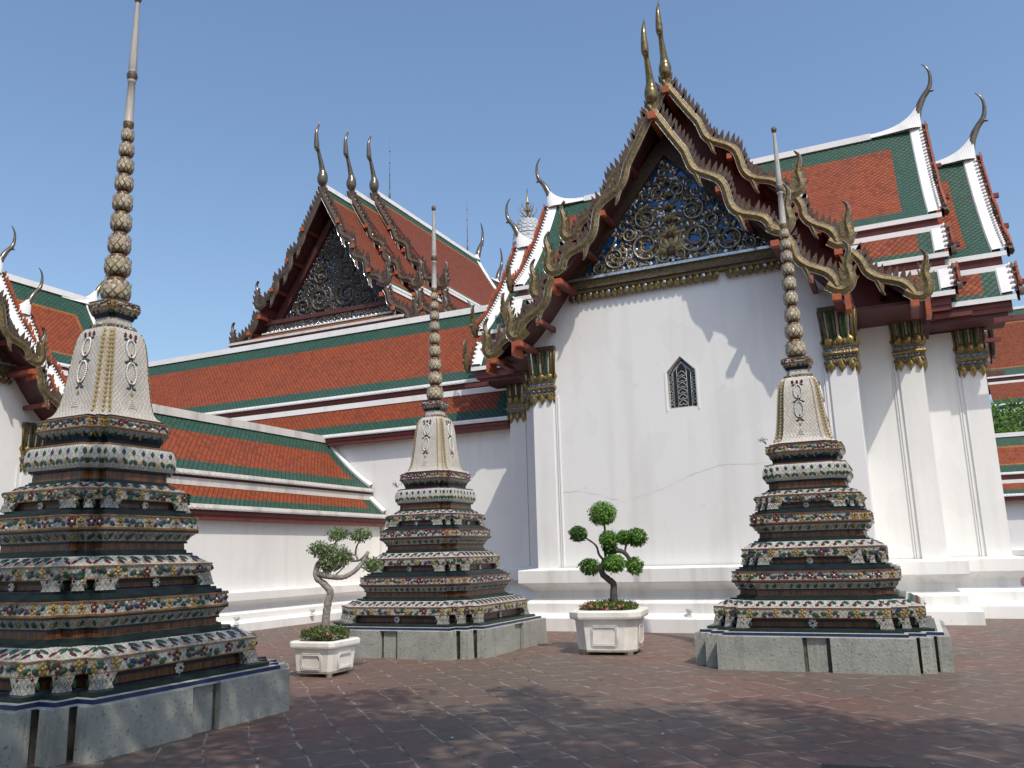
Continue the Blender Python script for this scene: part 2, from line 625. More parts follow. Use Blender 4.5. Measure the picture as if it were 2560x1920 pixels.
# ------------------------------------------------------------------ stupas
def redent(w, s):
    m = w - 2 * s
    q = [(w, m), (w - s, m), (w - s, w - s), (m, w - s), (m, w)]
    out = []
    for k in range(4):
        for x, y in q:
            for _ in range(k):
                x, y = -y, x
            out.append((x, y))
    return out


CONVEX = [i for i in range(20) if i % 5 in (0, 2, 4)]


def sof(w, r=.145):
    return w * r


def sweep(mb, prof, r=.145, sm=False):
    """prof: (w, z, mat) redented square rings"""
    vl = 0
    for i in range(1, len(prof)):
        (w0, z0, _), (w1, z1, m) = prof[i - 1], prof[i]
        a, b = redent(w0, sof(w0, r)), redent(w1, sof(w1, r))
        d = math.hypot(w1 - w0, z1 - z0)
        u = 0
        vs = [(x, y, z0) for x, y in a] + [(x, y, z1) for x, y in b]
        fs, uv = [], []
        big = a if w0 > w1 else b
        for k in range(20):
            k2 = (k + 1) % 20
            ln = math.hypot(big[k2][0] - big[k][0], big[k2][1] - big[k][1])
            fs.append((k, k2, 20 + k2, 20 + k))
            uv.append([(u, vl), (u + ln, vl), (u + ln, vl + d), (u, vl + d)])
            u += ln
        mb.add(vs, fs, m, uv, sm)
        vl += d
    w, z, m = prof[-1]
    p = redent(w, sof(w, r))
    mb.add([(x, y, z) for x, y in p] + [(0, 0, z)], [(k, (k + 1) % 20, 20) for k in range(20)], m)


PALE = ["yellow_glaze", "leaf_green_glaze", "maroon_glaze", "leaf_green_glaze", "yellow_glaze", "maroon_glaze", "purple_glaze", "cream_glaze"]


def flower(mb, c, n, t, r, mat, core, k=5):
    s = n.cross(t)
    for i in range(k):
        q = 2 * PI * i / k
        d = t * math.cos(q) + s * math.sin(q)
        petal(mb, c + d * r * .18, n, d, r * .85, r * .72, r * .28, mat, 1)
    dome(mb, c + n * r * .1, n, r * .3, r * .25, core)


def deco(mb, w0, z0, w1, z1, style, r=.145, step=.125):
    """glazed petals and leaves on the band between rings (w0,z0) and (w1,z1)"""
    a, b = redent(w0, sof(w0, r)), redent(w1, sof(w1, r))
    for k in range(20):
        k2 = (k + 1) % 20
        A = Vector((*a[k], z0)).lerp(Vector((*b[k], z1)), .5)
        B = Vector((*a[k2], z0)).lerp(Vector((*b[k2], z1)), .5)
        e = B - A
        ln = e.length
        if ln < .02:
            continue
        e.normalize()
        t = (Vector((*b[k], z1)) - Vector((*a[k], z0)))
        t = (t - e * t.dot(e))
        hgt = t.length
        t.normalize()
        n = e.cross(t)
        if n.x * (A.x + B.x) + n.y * (A.y + B.y) < 0 and abs(n.z) < .9:
            pass
        if n.z < -.98:
            n = -n
        # outward check on the face itself
        out = Vector((e.y, -e.x, 0))
        if n.dot(out) < 0:
            n = -n
        sz = hgt
        st = max(step * hgt / .12, .05) if style != 'bevel' else .08
        cnt = max(1, int(round((ln - .02) / st)))
        for i in range(cnt):
            c = A + e * (ln * (i + .5) / cnt) + n * .003
            j = lambda s_: R.uniform(-s_, s_)
            if style == 'band':
                if i % 3 == (1 if cnt > 2 else 0):
                    fm, cm = R.choice([("yellow_glaze", "maroon_glaze"), ("maroon_glaze", "yellow_glaze"), ("yellow_glaze", "maroon_glaze"), ("maroon_glaze", "cream_glaze")])
                    flower(mb, c, n, t, min(sz * .52, .07), fm, cm, R.choice((4, 5, 6)))
                else:
                    d = (e + t * R.uniform(-.9, .9)).normalized()
                    l = min(sz * .8, .115)
                    petal(mb, c - d * l * .1, n, d, l, l * .62, .016, R.choice(["leaf_green_glaze", "leaf_green_glaze", "purple_glaze"]))
                    d2 = (-e + t * R.uniform(-.9, .9)).normalized()
                    petal(mb, c + d2 * .005, n, d2, l * .9, l * .58, .016, R.choice(["leaf_green_glaze", "leaf_green_glaze", "leaf_green_glaze", "maroon_glaze"]))
                    dd = (t * R.choice((1, -1)) + e * j(.6)).normalized()
                    dome(mb, c + dd * sz * .33, n, .019, .014, R.choice(["maroon_glaze", "maroon_glaze", "yellow_glaze", "cream_glaze"]))
            elif style == 'skirt':
                if i % 3 == 1:
                    flower(mb, c + t * j(.01), n, t, min(sz * .52, .07), R.choice(["maroon_glaze", "yellow_glaze"]), "yellow_glaze", 5)
                else:
                    for q in range(1 if i % 3 else 2):
                        d = (e * R.choice((1, -1)) + t * R.uniform(-1, .6)).normalized()
                        petal(mb, c + t * j(sz * .2), n, d, .10, .058, .016, R.choice(["leaf_green_glaze", "leaf_green_glaze", "leaf_green_glaze", "leaf_green_glaze", "purple_glaze"]))
                    dome(mb, c + t * j(sz * .35) + e * j(.03), n, .022, .016, R.choice(["maroon_glaze", "yellow_glaze"]))
            elif style == 'bevel':
                if i % 2 == 0:
                    petal(mb, c - t * sz * .40, n, t, sz * .48, .062, .016, "maroon_glaze")
                    petal(mb, c + t * sz * .02, n, (t + e * .5).normalized(), sz * .42, .052, .014, "leaf_green_glaze")
                else:
                    petal(mb, c - t * sz * .12, n, (t - e * .4).normalized(), sz * .6, .06, .016, "leaf_green_glaze")
                    petal(mb, c - t * sz * .38, n, (e + t * .3).normalized(), .05, .03, .01, "yellow_glaze")
            elif style == 'cove':
                petal(mb, c - t * sz * .4, n, (t + e * .35).normalized(), sz * .8, .045, .012, R.choice(["leaf_green_glaze", "yellow_glaze", "leaf_green_glaze"]))
                petal(mb, c - t * sz * .4, n, (t - e * .35).normalized(), sz * .6, .035, .012, R.choice(["leaf_green_glaze", "yellow_glaze"]))
            elif style == 'lotus':
                m1, m2 = (("purple_glaze", "maroon_glaze") if i % 2 else ("leaf_green_glaze", "yellow_glaze"))
                petal(mb, c - t * sz * .05, n, t, sz * .48, .06, .014, m1)
                petal(mb, c - t * sz * .1, n, (-t + e * .7).normalized(), sz * .5, .055, .014, "leaf_green_glaze")
                petal(mb, c - t * sz * .1, n, (-t - e * .7).normalized(), sz * .5, .055, .014, "yellow_glaze" if i % 2 else "leaf_green_glaze")
                dome(mb, c - t * sz * .2, n, .02, .016, m2)


def feet(mb, w, wr, z0, z1, r=.145, a=.165):
    """leaf-shaped corner feet under a skirt band"""
    p = redent(w, sof(w, r))
    for k in CONVEX:
        C = Vector((*p[k], 0))
        P0, P1 = Vector((*p[k - 1], 0)), Vector((*p[(k + 1) % 20], 0))
        e0, e1 = (P0 - C), (P1 - C)
        L0, L1 = e0.length, e1.length
        e0.normalize()
        e1.normalize()
        a0, a1 = min(a, L0 * .66) if L0 < .5 else a * 1.25, min(a, L1 * .66) if L1 < .5 else a * 1.25
        lv = [(0, 1.0, 0), (.35, .86, .012), (.7, .74, .018), (1, .86, .03)]
        vs = []
        for q, f, o in lv:
            z = z1 + (z0 - z1) * q
            c = C - (e0 + e1) * o
            for x, y in ((0, 0), (a1 * f, 0), (a1 * f, a0 * f), (0, a0 * f)):
                v = c + e1 * x + e0 * y
                vs.append((v.x, v.y, z))
        fs = []
        for i in range(3):
            for j in range(4):
                fs.append((i * 4 + j, i * 4 + (j + 1) % 4, i * 4 + 4 + (j + 1) % 4, i * 4 + 4 + j))
        fs.append((12, 13, 14, 15))
        uvs = [(v[0] + v[1], v[2]) for v in vs]
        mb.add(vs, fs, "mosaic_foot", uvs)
        zc = (z0 + z1) / 2
        for e, n, aa in ((e1, -e0, a1), (e0, -e1, a0)):
            c = C + e * aa * .45 + n * .004
            c.z = zc
            dn = Vector((0, 0, -1))
            c2 = c + Vector((0, 0, (z1 - z0) * .3))
            for q_ in (.28, .72):
                c3 = C + e * aa * q_ + n * .004
                c3.z = z1 - (z1 - z0) * .2
                petal(mb, c3, n, (dn + e * .4).normalized(), (z1 - z0) * .8, .045, .016, "leaf_green_glaze")
                petal(mb, c3, n, (dn - e * .5).normalized(), (z1 - z0) * .7, .04, .016, "leaf_green_glaze" if q_ < .5 else "maroon_glaze")
            petal(mb, Vector((c.x, c.y, z0 + .02)), n, -dn, .045, .034, .014, "purple_glaze")
            dome(mb, Vector((c.x, c.y, z1 - .02)), n, .02, .015, R.choice(["maroon_glaze", "yellow_glaze"]))


def build_stupa():
    o = root("stupa", "x", "stupa", group="tiled stupas in the courtyard")
    # stone plinth with separate slabs
    mb = MB()
    rp = .125
    sweep(mb, [(1.60, 0, "plinth_dark"), (1.595, .44, "plinth_dark")], rp)
    p = redent(1.62, 1.62 * rp)
    for k in range(20):
        k2 = (k + 1) % 20
        A, B = Vector((*p[k], 0)), Vector((*p[k2], 0))
        e = B - A
        ln = e.length
        e.normalize()
        n = Vector((e.y, -e.x, 0))
        st_ = 0.0 if k in CONVEX else .085
        en_ = ln + .049 if k2 in CONVEX else ln - .085
        if ln > 1:
            cuts = [(st_ / ln, .45), (.472, .572), (.594, en_ / ln)]
        else:
            cuts = [(st_ / ln, en_ / ln)]
        for ci, (f0, f1) in enumerate(cuts):
            s0, s1 = f0 * ln, f1 * ln
            o0, o1 = (.05, .042) if ci != 1 else (-.006, -.01)
            c_in = .03 if ln < 1 and (k % 5 in (1, 2)) else 0
            P = [A + e * s0 - n * .04, A + e * s1 - n * .04]
            cnt = 6
            for side in range(1):
                vs = []
                for z, oo in ((0, o0), (.44, o1), (.452, o1 - .014)):
                    for q in range(cnt + 1):
                        jx = R.uniform(-.006, .006) if 0 < z < .45 else 0
                        f = q / cnt
                        pos = A + e * (s0 + (s1 - s0) * f + (jx if q in (0, cnt) else 0)) + n * (oo + R.uniform(-.003, .003))
                        vs.append((pos.x, pos.y, z + (R.uniform(-.004, .002) if z > .4 else 0)))
                base = len(vs)
                for q in range(cnt + 1):
                    pos = A + e * (s0 + (s1 - s0) * q / cnt) - n * .06
                    vs.append((pos.x, pos.y, .45))
                c1 = cnt + 1
                fs = []
                for rr in range(3):
                    for q in range(cnt):
                        fs.append((rr * c1 + q, rr * c1 + q + 1, (rr + 1) * c1 + q + 1, (rr + 1) * c1 + q))
                vs += [tuple(A + e * s0 - n * .06), tuple(A + e * s1 - n * .06)]
                fs += [(0, c1, 2 * c1, 3 * c1, len(vs) - 2), (cnt, len(vs) - 1, 3 * c1 + cnt, 2 * c1 + cnt, c1 + cnt)]
                mb.add(vs, fs, "plinth_stone")
    mb.build("plinth", o)

    def rosettes(parent, w, z, rr=.048):
        base = None
        for k in range(4):
            if base is None:
                m2 = MB()
                c = Vector((0, -w, z))
                n = Vector((0, -1, 0))
                for ring, q, mt in ((1.0, 8, "cream_glaze"), (.62, 6, "cream_glaze")):
                    for i in range(q):
                        an = 2 * PI * i / q
                        d = Vector((math.cos(an), 0, math.sin(an)))
                        petal(m2, c + d * rr * .15 + n * (.012 if ring < 1 else .004), n, d, rr * ring, rr * .62, .016, mt, 1)
                dome(m2, c + n * .02, n, rr * .28, .02, "maroon_glaze")
                base = m2.build("rosette", parent)
            else:
                c2 = base.copy()
                COL.objects.link(c2)
                c2.parent = parent
                c2.rotation_euler = (0, 0, k * PI / 2)

    WB = "mosaic_band_shaded"
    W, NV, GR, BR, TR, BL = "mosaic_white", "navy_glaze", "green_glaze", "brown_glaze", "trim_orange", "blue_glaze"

    def skirt(mb, w, wr, z0, zf, zb, wt, zt):
        sweep(mb, [(wr, z0, NV), (wr + .004, z0 + .012, NV), (wr, z0 + .014, BR), (wr, z0 + (zf - z0) * .62, BR), (wr + .014, z0 + (zf - z0) * .64, NV), (wr + .014, zf + .006, NV), (w, zf, NV), (w + .003, zf + .012, TR), (w, zf + .014, TR), (w + .004, zb - .012, WB), (w + .015, zb - .01, TR), (w + .015, zb + .004, TR),  # upper recess strip: shadow band under the skirt painted in navy
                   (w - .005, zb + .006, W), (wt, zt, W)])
        feet(mb, w, wr, z0, zf + .01)
        deco(mb, w + .002, zf + .014, w + .006, zb - .012, 'skirt')
        deco(mb, w - .005, zb + .006, wt, zt, 'bevel')

    def steps(mb, lst, mats):
        prof = [(lst[0][0], lst[0][1], mats[0])]
        for i in range(1, len(lst)):
            prof.append((lst[i][0], lst[i - 1][1] if False else prof[-1][1], mats[i % len(mats)]))
            prof.append((lst[i][0], lst[i][1], mats[i % len(mats)]))
        sweep(mb, prof)

    def stair(mb, w0, w1, z0, z1, n, mats, inner):
        prof = [(w0, z0, mats[0])]
        for i in range(n):
            w = w0 + (w1 - w0) * i / max(1, n - 1)
            za, zb_ = z0 + (z1 - z0) * i / n, z0 + (z1 - z0) * (i + 1) / n
            prof += [(w, za + .001, "cream_glaze" if i == 1 and n > 2 and w0 > 1.4 else mats[i % len(mats)]), (w, zb_, mats[i % len(mats)])]
        prof.append((inner, z1 + .001, mats[-1]))
        sweep(mb, prof)

    def waist(mb, wn, z0, zn, wc, zc, wb, zb, zt):
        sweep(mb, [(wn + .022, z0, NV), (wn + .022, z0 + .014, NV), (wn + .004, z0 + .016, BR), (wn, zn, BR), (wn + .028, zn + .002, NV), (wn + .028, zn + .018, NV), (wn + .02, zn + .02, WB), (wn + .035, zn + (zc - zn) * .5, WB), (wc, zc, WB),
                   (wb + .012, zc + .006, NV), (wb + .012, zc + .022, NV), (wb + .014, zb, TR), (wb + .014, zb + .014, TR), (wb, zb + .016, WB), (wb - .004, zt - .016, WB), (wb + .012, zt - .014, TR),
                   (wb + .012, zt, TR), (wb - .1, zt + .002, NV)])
        deco(mb, wn + .02, zn + .02, wc, zc, 'cove')
        deco(mb, wb, zb + .016, wb - .004, zt - .016, 'band')

    mb = MB()
    sweep(mb, [(1.66, .44, "plinth_stone"), (1.60, .452, "plinth_stone"), (1.595, .49, BL), (1.53, .494, "cream_glaze"), (1.50, .497, GR), (1.50, .532, GR), (1.44, .535, "navy_glaze"), (1.30, .54, NV)], .13)
    mb.build("tile_course", o)
    t1 = MB()
    skirt(t1, 1.40, 1.31, .538, .665, .805, 1.19, .895)
    stair(t1, 1.185, 1.10, .89, .95, 2, (NV, GR), 1.06)
    waist(t1, 1.05, .945, 1.03, 1.13, 1.135, 1.14, 1.165, 1.30)
    stair(t1, 1.09, .99, 1.30, 1.39, 3, (NV, GR, NV), .90)
    t1 = t1.build("lower_tier", o)
    rosettes(t1, 1.325, .60, .055)
    t2 = MB()
    skirt(t2, .985, .915, 1.388, 1.487, 1.62, .815, 1.715)
    stair(t2, .815, .76, 1.71, 1.765, 2, (NV, GR), .73)
    waist(t2, .735, 1.76, 1.845, .835, 1.955, .845, 1.985, 2.125)
    stair(t2, .81, .735, 2.125, 2.197, 3, (NV, GR, NV), .66)
    t2 = t2.build("middle_tier", o)
    rosettes(t2, .93, 1.435, .045)
    t3 = MB()
    skirt(t3, .745, .685, 2.195, 2.283, 2.40, .60, 2.472)
    stair(t3, .60, .575, 2.468, 2.51, 2, (NV, GR), .54)
    t3 = t3.build("upper_tier", o)
    rosettes(t3, .70, 2.24, .04)
    mb = MB()
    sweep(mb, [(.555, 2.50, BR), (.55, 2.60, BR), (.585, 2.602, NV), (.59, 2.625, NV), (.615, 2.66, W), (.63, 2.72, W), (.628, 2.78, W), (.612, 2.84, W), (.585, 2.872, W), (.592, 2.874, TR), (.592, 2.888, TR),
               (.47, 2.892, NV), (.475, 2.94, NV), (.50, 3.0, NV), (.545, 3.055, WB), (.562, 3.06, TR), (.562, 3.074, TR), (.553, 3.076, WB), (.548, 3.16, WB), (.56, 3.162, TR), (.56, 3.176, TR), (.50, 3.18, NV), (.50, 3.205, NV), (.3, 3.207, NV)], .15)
    deco(mb, .622, 2.67, .62, 2.85, 'lotus', .15, .085)
    deco(mb, .553, 3.076, .548, 3.16, 'band', .15)
    deco(mb, .478, 2.95, .53, 3.045, 'cove', .15)
    mb.build("lotus_moulding", o)
    # bell
    mb = MB()
    bp = [(.50, 3.20), (.488, 3.212), (.455, 3.235), (.425, 3.28), (.40, 3.35), (.383, 3.44), (.368, 3.55), (.350, 3.70), (.334, 3.86), (.316, 4.02), (.298, 4.13), (.272, 4.21), (.235, 4.262), (.19, 4.28)]
    rb = .165
    sweep(mb, [(w, z, "mosaic_bell") for w, z in bp], rb, False)

    def bell_at(z):
        for (w0, z0), (w1, z1) in zip(bp, bp[1:]):
            if z0 <= z <= z1:
                return w0 + (w1 - w0) * (z - z0) / (z1 - z0)
        return bp[-1][0]
    z = 3.25
    while z < 4.2:                      # strips of yellow scales down every arris
        w = bell_at(z)
        w2 = bell_at(min(z + .04, 4.27))
        p, p2 = redent(w, sof(w, rb)), redent(w2, sof(w2, rb))
        for k in CONVEX:
            c, c2 = Vector((*p[k], z)), Vector((*p2[k], z + .04))
            t = (c2 - c).normalized()
            for q in (((k + 1) % 20,) if k % 5 != 4 else (k - 1,)):
                e = (Vector((*p[q], z)) - c)
                ln = e.length
                e.normalize()
                out = Vector((c.x, c.y, 0)).normalized()
                n = t.cross(e)
                if n.dot(out) < 0:
                    n = -n
                petal(mb, c + e * .02 + n * .002, n, t, .058, .066, .016, "tan_glaze", 1)
                dome(mb, c + e * .02 + n * .002, n, .011, .012, "leaf_green_glaze", 5)
        z += .052
    for k in range(4):                  # garlands on the four broad faces
        rot = Matrix.Rotation(k * PI / 2, 4, 'Z')

        def on(x, z):
            w = bell_at(z)
            return rot @ Vector((x, -w - .003, z)), rot @ Vector((0, -1, .12)).normalized()
        T = Vector((0, 0, 1))
        X = rot @ Vector((1, 0, 0))
        for zc, hw, hh in ((4.02, .06, .105), (3.73, .065, .125)):
            for i in range(15):
                a = PI * (.08 + .84 * i / 14)
                for sg in (1, -1):
                    c, n = on(sg * hw * math.sin(a), zc + hh * math.cos(a))
                    petal(mb, c - T * .015, n, T, .030, .030, .004, "lead_grey", 1)
                    dome(mb, c + n * .003, n, .0125, .015, "pearl_glaze", 5)
            c, n = on(0, zc - hh)
            flower(mb, c, n, T, .042, "maroon_glaze", "yellow_glaze", 5)
            for sg in (1, -1):
                c, n = on(0, zc - hh - .04)
                petal(mb, c, n, (X * sg - T * .35).normalized(), .075, .04, .012, "leaf_green_glaze")
                c, n = on(sg * .02, zc + hh + .01)
                petal(mb, c, n, (X * sg - T * .3).normalized(), .08, .04, .012, "leaf_green_glaze")
        for i in range(5):
            for q in range(-i, i + 1, 2):
                c, n = on(q * .011, 3.42 - i * .022)
                dome(mb, c, n, .010, .012, "cream_glaze", 5)
        c, n = on(0, 3.46)
        petal(mb, c, n, T, .06, .04, .012, "yellow_glaze")
        for x in (-.07, 0, .07):
            c, n = on(x, 4.14)
            petal(mb, c, n, T, .07, .045, .012, "maroon_glaze")
    mb.build("bell", o)
    mb = MB()
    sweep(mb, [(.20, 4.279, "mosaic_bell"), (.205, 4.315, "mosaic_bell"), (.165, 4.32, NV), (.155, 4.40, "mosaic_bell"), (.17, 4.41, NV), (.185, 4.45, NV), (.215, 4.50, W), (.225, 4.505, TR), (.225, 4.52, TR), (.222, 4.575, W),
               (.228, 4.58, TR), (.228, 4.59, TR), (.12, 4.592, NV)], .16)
    deco(mb, .222, 4.515, .222, 4.58, 'band', .16)
    deco(mb, .203, 4.28, .206, 4.316, 'band', .16)
    deco(mb, .18, 4.44, .214, 4.498, 'cove', .16)
    mb.build("crown_collar", o)
    zs = [4.757, 5.06, 5.336, 5.612, 5.866, 6.115, 6.338, 6.55, 6.745]
    rs = [.166, .149, .131, .121, .116, .107, .098, .089, .077]
    for i, (zc, r) in enumerate(zip(zs, rs)):
        h = (zs[i + 1] - zc if i < 8 else .185) * .82
        m2 = MB()
        rn = r * .62
        lathe(m2, [(rn, zc - h * .72, "brown_glaze"), (rn, zc - h * .48, "brown_glaze"), (r * .72, zc - h * .5, "gold_dark"), (r * .93, zc - h * .36, "mosaic_bead"), (r, zc - h * .16, "mosaic_bead"), (r * .99, zc + h * .02, "mosaic_bead"), (r * .93, zc + h * .22, "mosaic_bead"),
                   (r * .86, zc + h * .40, "mosaic_bead"), (r * .80, zc + h * .5, "gold_dark"), (rn, zc + h * .51, "gold_dark"), (rn * .96, zc + h * .62, "brown_glaze")], 16, True, 16 * .062)
        for k in range(8):
            a = 2 * PI * (k + .5) / 8
            nn = Vector((math.cos(a), math.sin(a), .15)).normalized()
            petal(m2, (math.cos(a) * r * .95, math.sin(a) * r * .95, zc - h * .3), nn, Vector((0, 0, 1)), h * .6, r * .5, r * .07, "bead_petal", .6)
            a = 2 * PI * k / 8
            nn = Vector((math.cos(a), math.sin(a), .25)).normalized()
            petal(m2, (math.cos(a) * r * .93, math.sin(a) * r * .93, zc + h * .1), nn, Vector((0, 0, 1)), h * .42, r * .42, r * .07, "bead_petal", .2)
        m2.build("spire_bead", o)
    mb = MB()
    lathe(mb, [(.045, 6.82, "gold"), (.06, 6.86, "gold"), (.062, 6.92, "gold"), (.053, 6.94, "mosaic_shaft"), (.049, 7.2, "mosaic_shaft"), (.041, 7.46, "mosaic_shaft"), (.052, 7.47, "cream_glaze"), (.05, 7.49, "cream_glaze"), (.058, 7.52, "gold_dark"), (.066, 7.555, "gold_dark"),
               (.056, 7.59, "gold_dark"), (.04, 7.61, "gold_dark"), (.05, 7.64, "mosaic_shaft"), (.046, 7.8, "mosaic_shaft"), (.034, 8.25, "mosaic_shaft"), (.024, 8.58, "mosaic_shaft")], 14)
    mb.build("spire_shaft", o)
    mb = MB()
    lathe(mb, [(.02, 8.575, "gold"), (.036, 8.60, "gold"), (.046, 8.635, "gold"), (.044, 8.665, "gold_dark"), (.028, 8.69, "gold_dark"), (.002, 8.70, "gold_dark")], 14)
    mb.build("finial", o)
    return o


def retrim(o, mat):
    for ch in o.children:
        if ch.type == 'MESH':
            for sl in ch.material_slots:
                if sl.material and sl.material.name.startswith("trim_"):
                    sl.link = 'OBJECT'
                    sl.material = MATS[mat]
        retrim(ch, mat)


stA = build_stupa()
stB = copy_tree(stA)
stC = copy_tree(stA)
stA.location = (-8.08, 6.40, 0)
stB.location = (-8.09, 13.72, 0)
stC.location = (-1.34, 13.72, 0)
stB.rotation_euler = (0, 0, PI)
stC.rotation_euler = (0, 0, PI / 2)
retrim(stB, "trim_maroon")
retrim(stC, "trim_rust")
tag(stA, "tall tiled stupa with yellow-orange trim, its base in tree shade, nearest to the viewer")
tag(stB, "tall tiled stupa with maroon trim standing behind the square planter with the wispy tree")
tag(stC, "tall tiled stupa with rust trim in front of the white gabled wall and capitals")


# ------------------------------------------------------------------ temple roofs: shared pieces
def prof_pts(d0, z0, d1, z1, n=10, sag=.16):
    out = []
    for i in range(n + 1):
        t = i / n
        out.append((d0 + (d1 - d0) * t, z0 + (z1 - z0) * (t + sag * t * (1 - t) * 2)))
    return out


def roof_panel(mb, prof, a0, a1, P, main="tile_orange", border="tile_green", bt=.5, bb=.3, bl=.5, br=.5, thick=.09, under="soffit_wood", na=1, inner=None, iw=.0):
    """tiled slope: prof (d, z) from ridge to eave, along a0..a1; P(a, d, z) -> xyz; green borders of widths bt, bb, bl, br"""
    s = [0]
    for (d0, z0), (d1, z1) in zip(prof, prof[1:]):
        s.append(s[-1] + math.hypot(d1 - d0, z1 - z0))
    T = s[-1]

    def at(q):
        for i in range(len(s) - 1):
            if q <= s[i + 1] + 1e-9:
                f = (q - s[i]) / (s[i + 1] - s[i])
                return (prof[i][0] + (prof[i + 1][0] - prof[i][0]) * f, prof[i][1] + (prof[i + 1][1] - prof[i][1]) * f)
        return prof[-1]
    rows = sorted(set([0, T] + s + ([bt] if 0 < bt < T else []) + ([T - bb] if 0 < bb < T else []) + ([bt + iw, T - bb - iw] if inner else [])))
    cols = [a0] + ([a0 + bl] if bl else []) + ([a0 + bl + iw] if inner and bl else []) + ([a1 - br - iw] if inner and br else []) + ([a1 - br] if br else []) + [a1]
    vs, fs, ms, uv = [], [], [], []
    for q in rows:
        d, z = at(q)
        for a in cols:
            vs.append(P(a, d, z))
    nc = len(cols)
    for i in range(len(rows) - 1):
        qm = (rows[i] + rows[i + 1]) / 2
        for j in range(nc - 1):
            am = (cols[j] + cols[j + 1]) / 2
            m = main
            if qm < bt or qm > T - bb or (bl and am < a0 + bl) or (br and am > a1 - br):
                m = border
            elif inner and (qm < bt + iw or qm > T - bb - iw or (bl and am < a0 + bl + iw) or (br and am > a1 - br - iw)):
                m = inner
            fs.append((i * nc + j, i * nc + j + 1, (i + 1) * nc + j + 1, (i + 1) * nc + j))
            ms.append(m)
            uv.append([(cols[j], rows[i]), (cols[j + 1], rows[i]), (cols[j + 1], rows[i + 1]), (cols[j], rows[i + 1])])
    mb.add(vs, fs, ms, uv)
    n = len(prof)
    v2 = []
    for d, z in prof:
        v2 += [P(a0, d, z), P(a1, d, z), P(a0, d, z - thick), P(a1, d, z - thick)]
    f2 = []
    for i in range(n - 1):
        k = i * 4
        f2 += [(k + 2, k + 3, k + 7, k + 6), (k, k + 2, k + 6, k + 4), (k + 1, k + 5, k + 7, k + 3)]
    f2 += [(0, 1, 3, 2), ((n - 1) * 4, (n - 1) * 4 + 2, (n - 1) * 4 + 3, (n - 1) * 4 + 1)]
    mb.add(v2, f2, under)


def strip(mb, a0, a1, d0, d1, z0, z1, P, mat, tilt=0.0):
    """long bar along a, in the P frame"""
    vs = []
    for a in (a0, a1):
        vs += [P(a, d0, z0), P(a, d1, z0 - tilt), P(a, d1, z1 - tilt), P(a, d0, z1)]
    mb.add(vs, [(0, 1, 5, 4), (1, 2, 6, 5), (2, 3, 7, 6), (3, 0, 4, 7), (0, 3, 2, 1), (4, 5, 6, 7)], mat)


def scallop(mb, a0, a1, d, z, P, mat, w=.16, h=.05):
    """row of rounded tile ends along an eave"""
    n = max(1, int((a1 - a0) / w))
    for i in range(n):
        a = a0 + (a1 - a0) * (i + .5) / n
        ww = (a1 - a0) / n * .46
        vs = [P(a - ww, d, z), P(a + ww, d, z), P(a + ww, d + .012, z - h * .6), P(a, d + .016, z - h), P(a - ww, d + .012, z - h * .6)]
        mb.add(vs, [(0, 4, 3, 2, 1)], mat)


def flame(mb, a, z, da, dz, h, w, mapf, d0, d1, mat):
    """curved flame blade growing from (a, z) along direction (da, dz), leaning up at the tip"""
    q = math.hypot(da, dz)
    da, dz = da / q, dz / q
    sx, sz = dz, -da
    def pt(l, s, bend=0):
        return (a + da * l * h + sx * s * w - bend * da * 0, z + dz * l * h + sz * s * w)
    out = [pt(0, -.5), pt(.3, -.56), pt(.62, -.3), pt(1.0, .12), pt(.74, .28), pt(.4, .46), pt(.12, .5), pt(0, .42)]
    plate(mb, out, mapf, d0, d1, mat)


def barge_path(p0, p1, straight, waves, amp, n=64, sag=.16):
    """body centreline of a serpent bargeboard hung under the verge p0 -> p1 (a, z)"""
    top, body = [], []
    for i in range(n + 1):
        t = i / n
        a = p0[0] + (p1[0] - p0[0]) * t
        z = p0[1] + (p1[1] - p0[1]) * (t + sag * t * (1 - t) * 2)
        top.append((a, z))
    for i in range(n + 1):
        t = i / n
        q0, q1 = top[max(0, i - 1)], top[min(n, i + 1)]
        dx, dz = q1[0] - q0[0], q1[1] - q0[1]
        q = math.hypot(dx, dz)
        nx, nz = -dz / q, dx / q
        if nz < 0:
            nx, nz = -nx, -nz
        off = 0
        if t > straight:
            ph = (t - straight) / (1 - straight)
            off = -amp * math.sin(ph * waves * 2 * PI) * min(1, ph * 4 + .35)
        body.append((top[i][0] + nx * off, top[i][1] + nz * off, nx, nz))
    return top, body


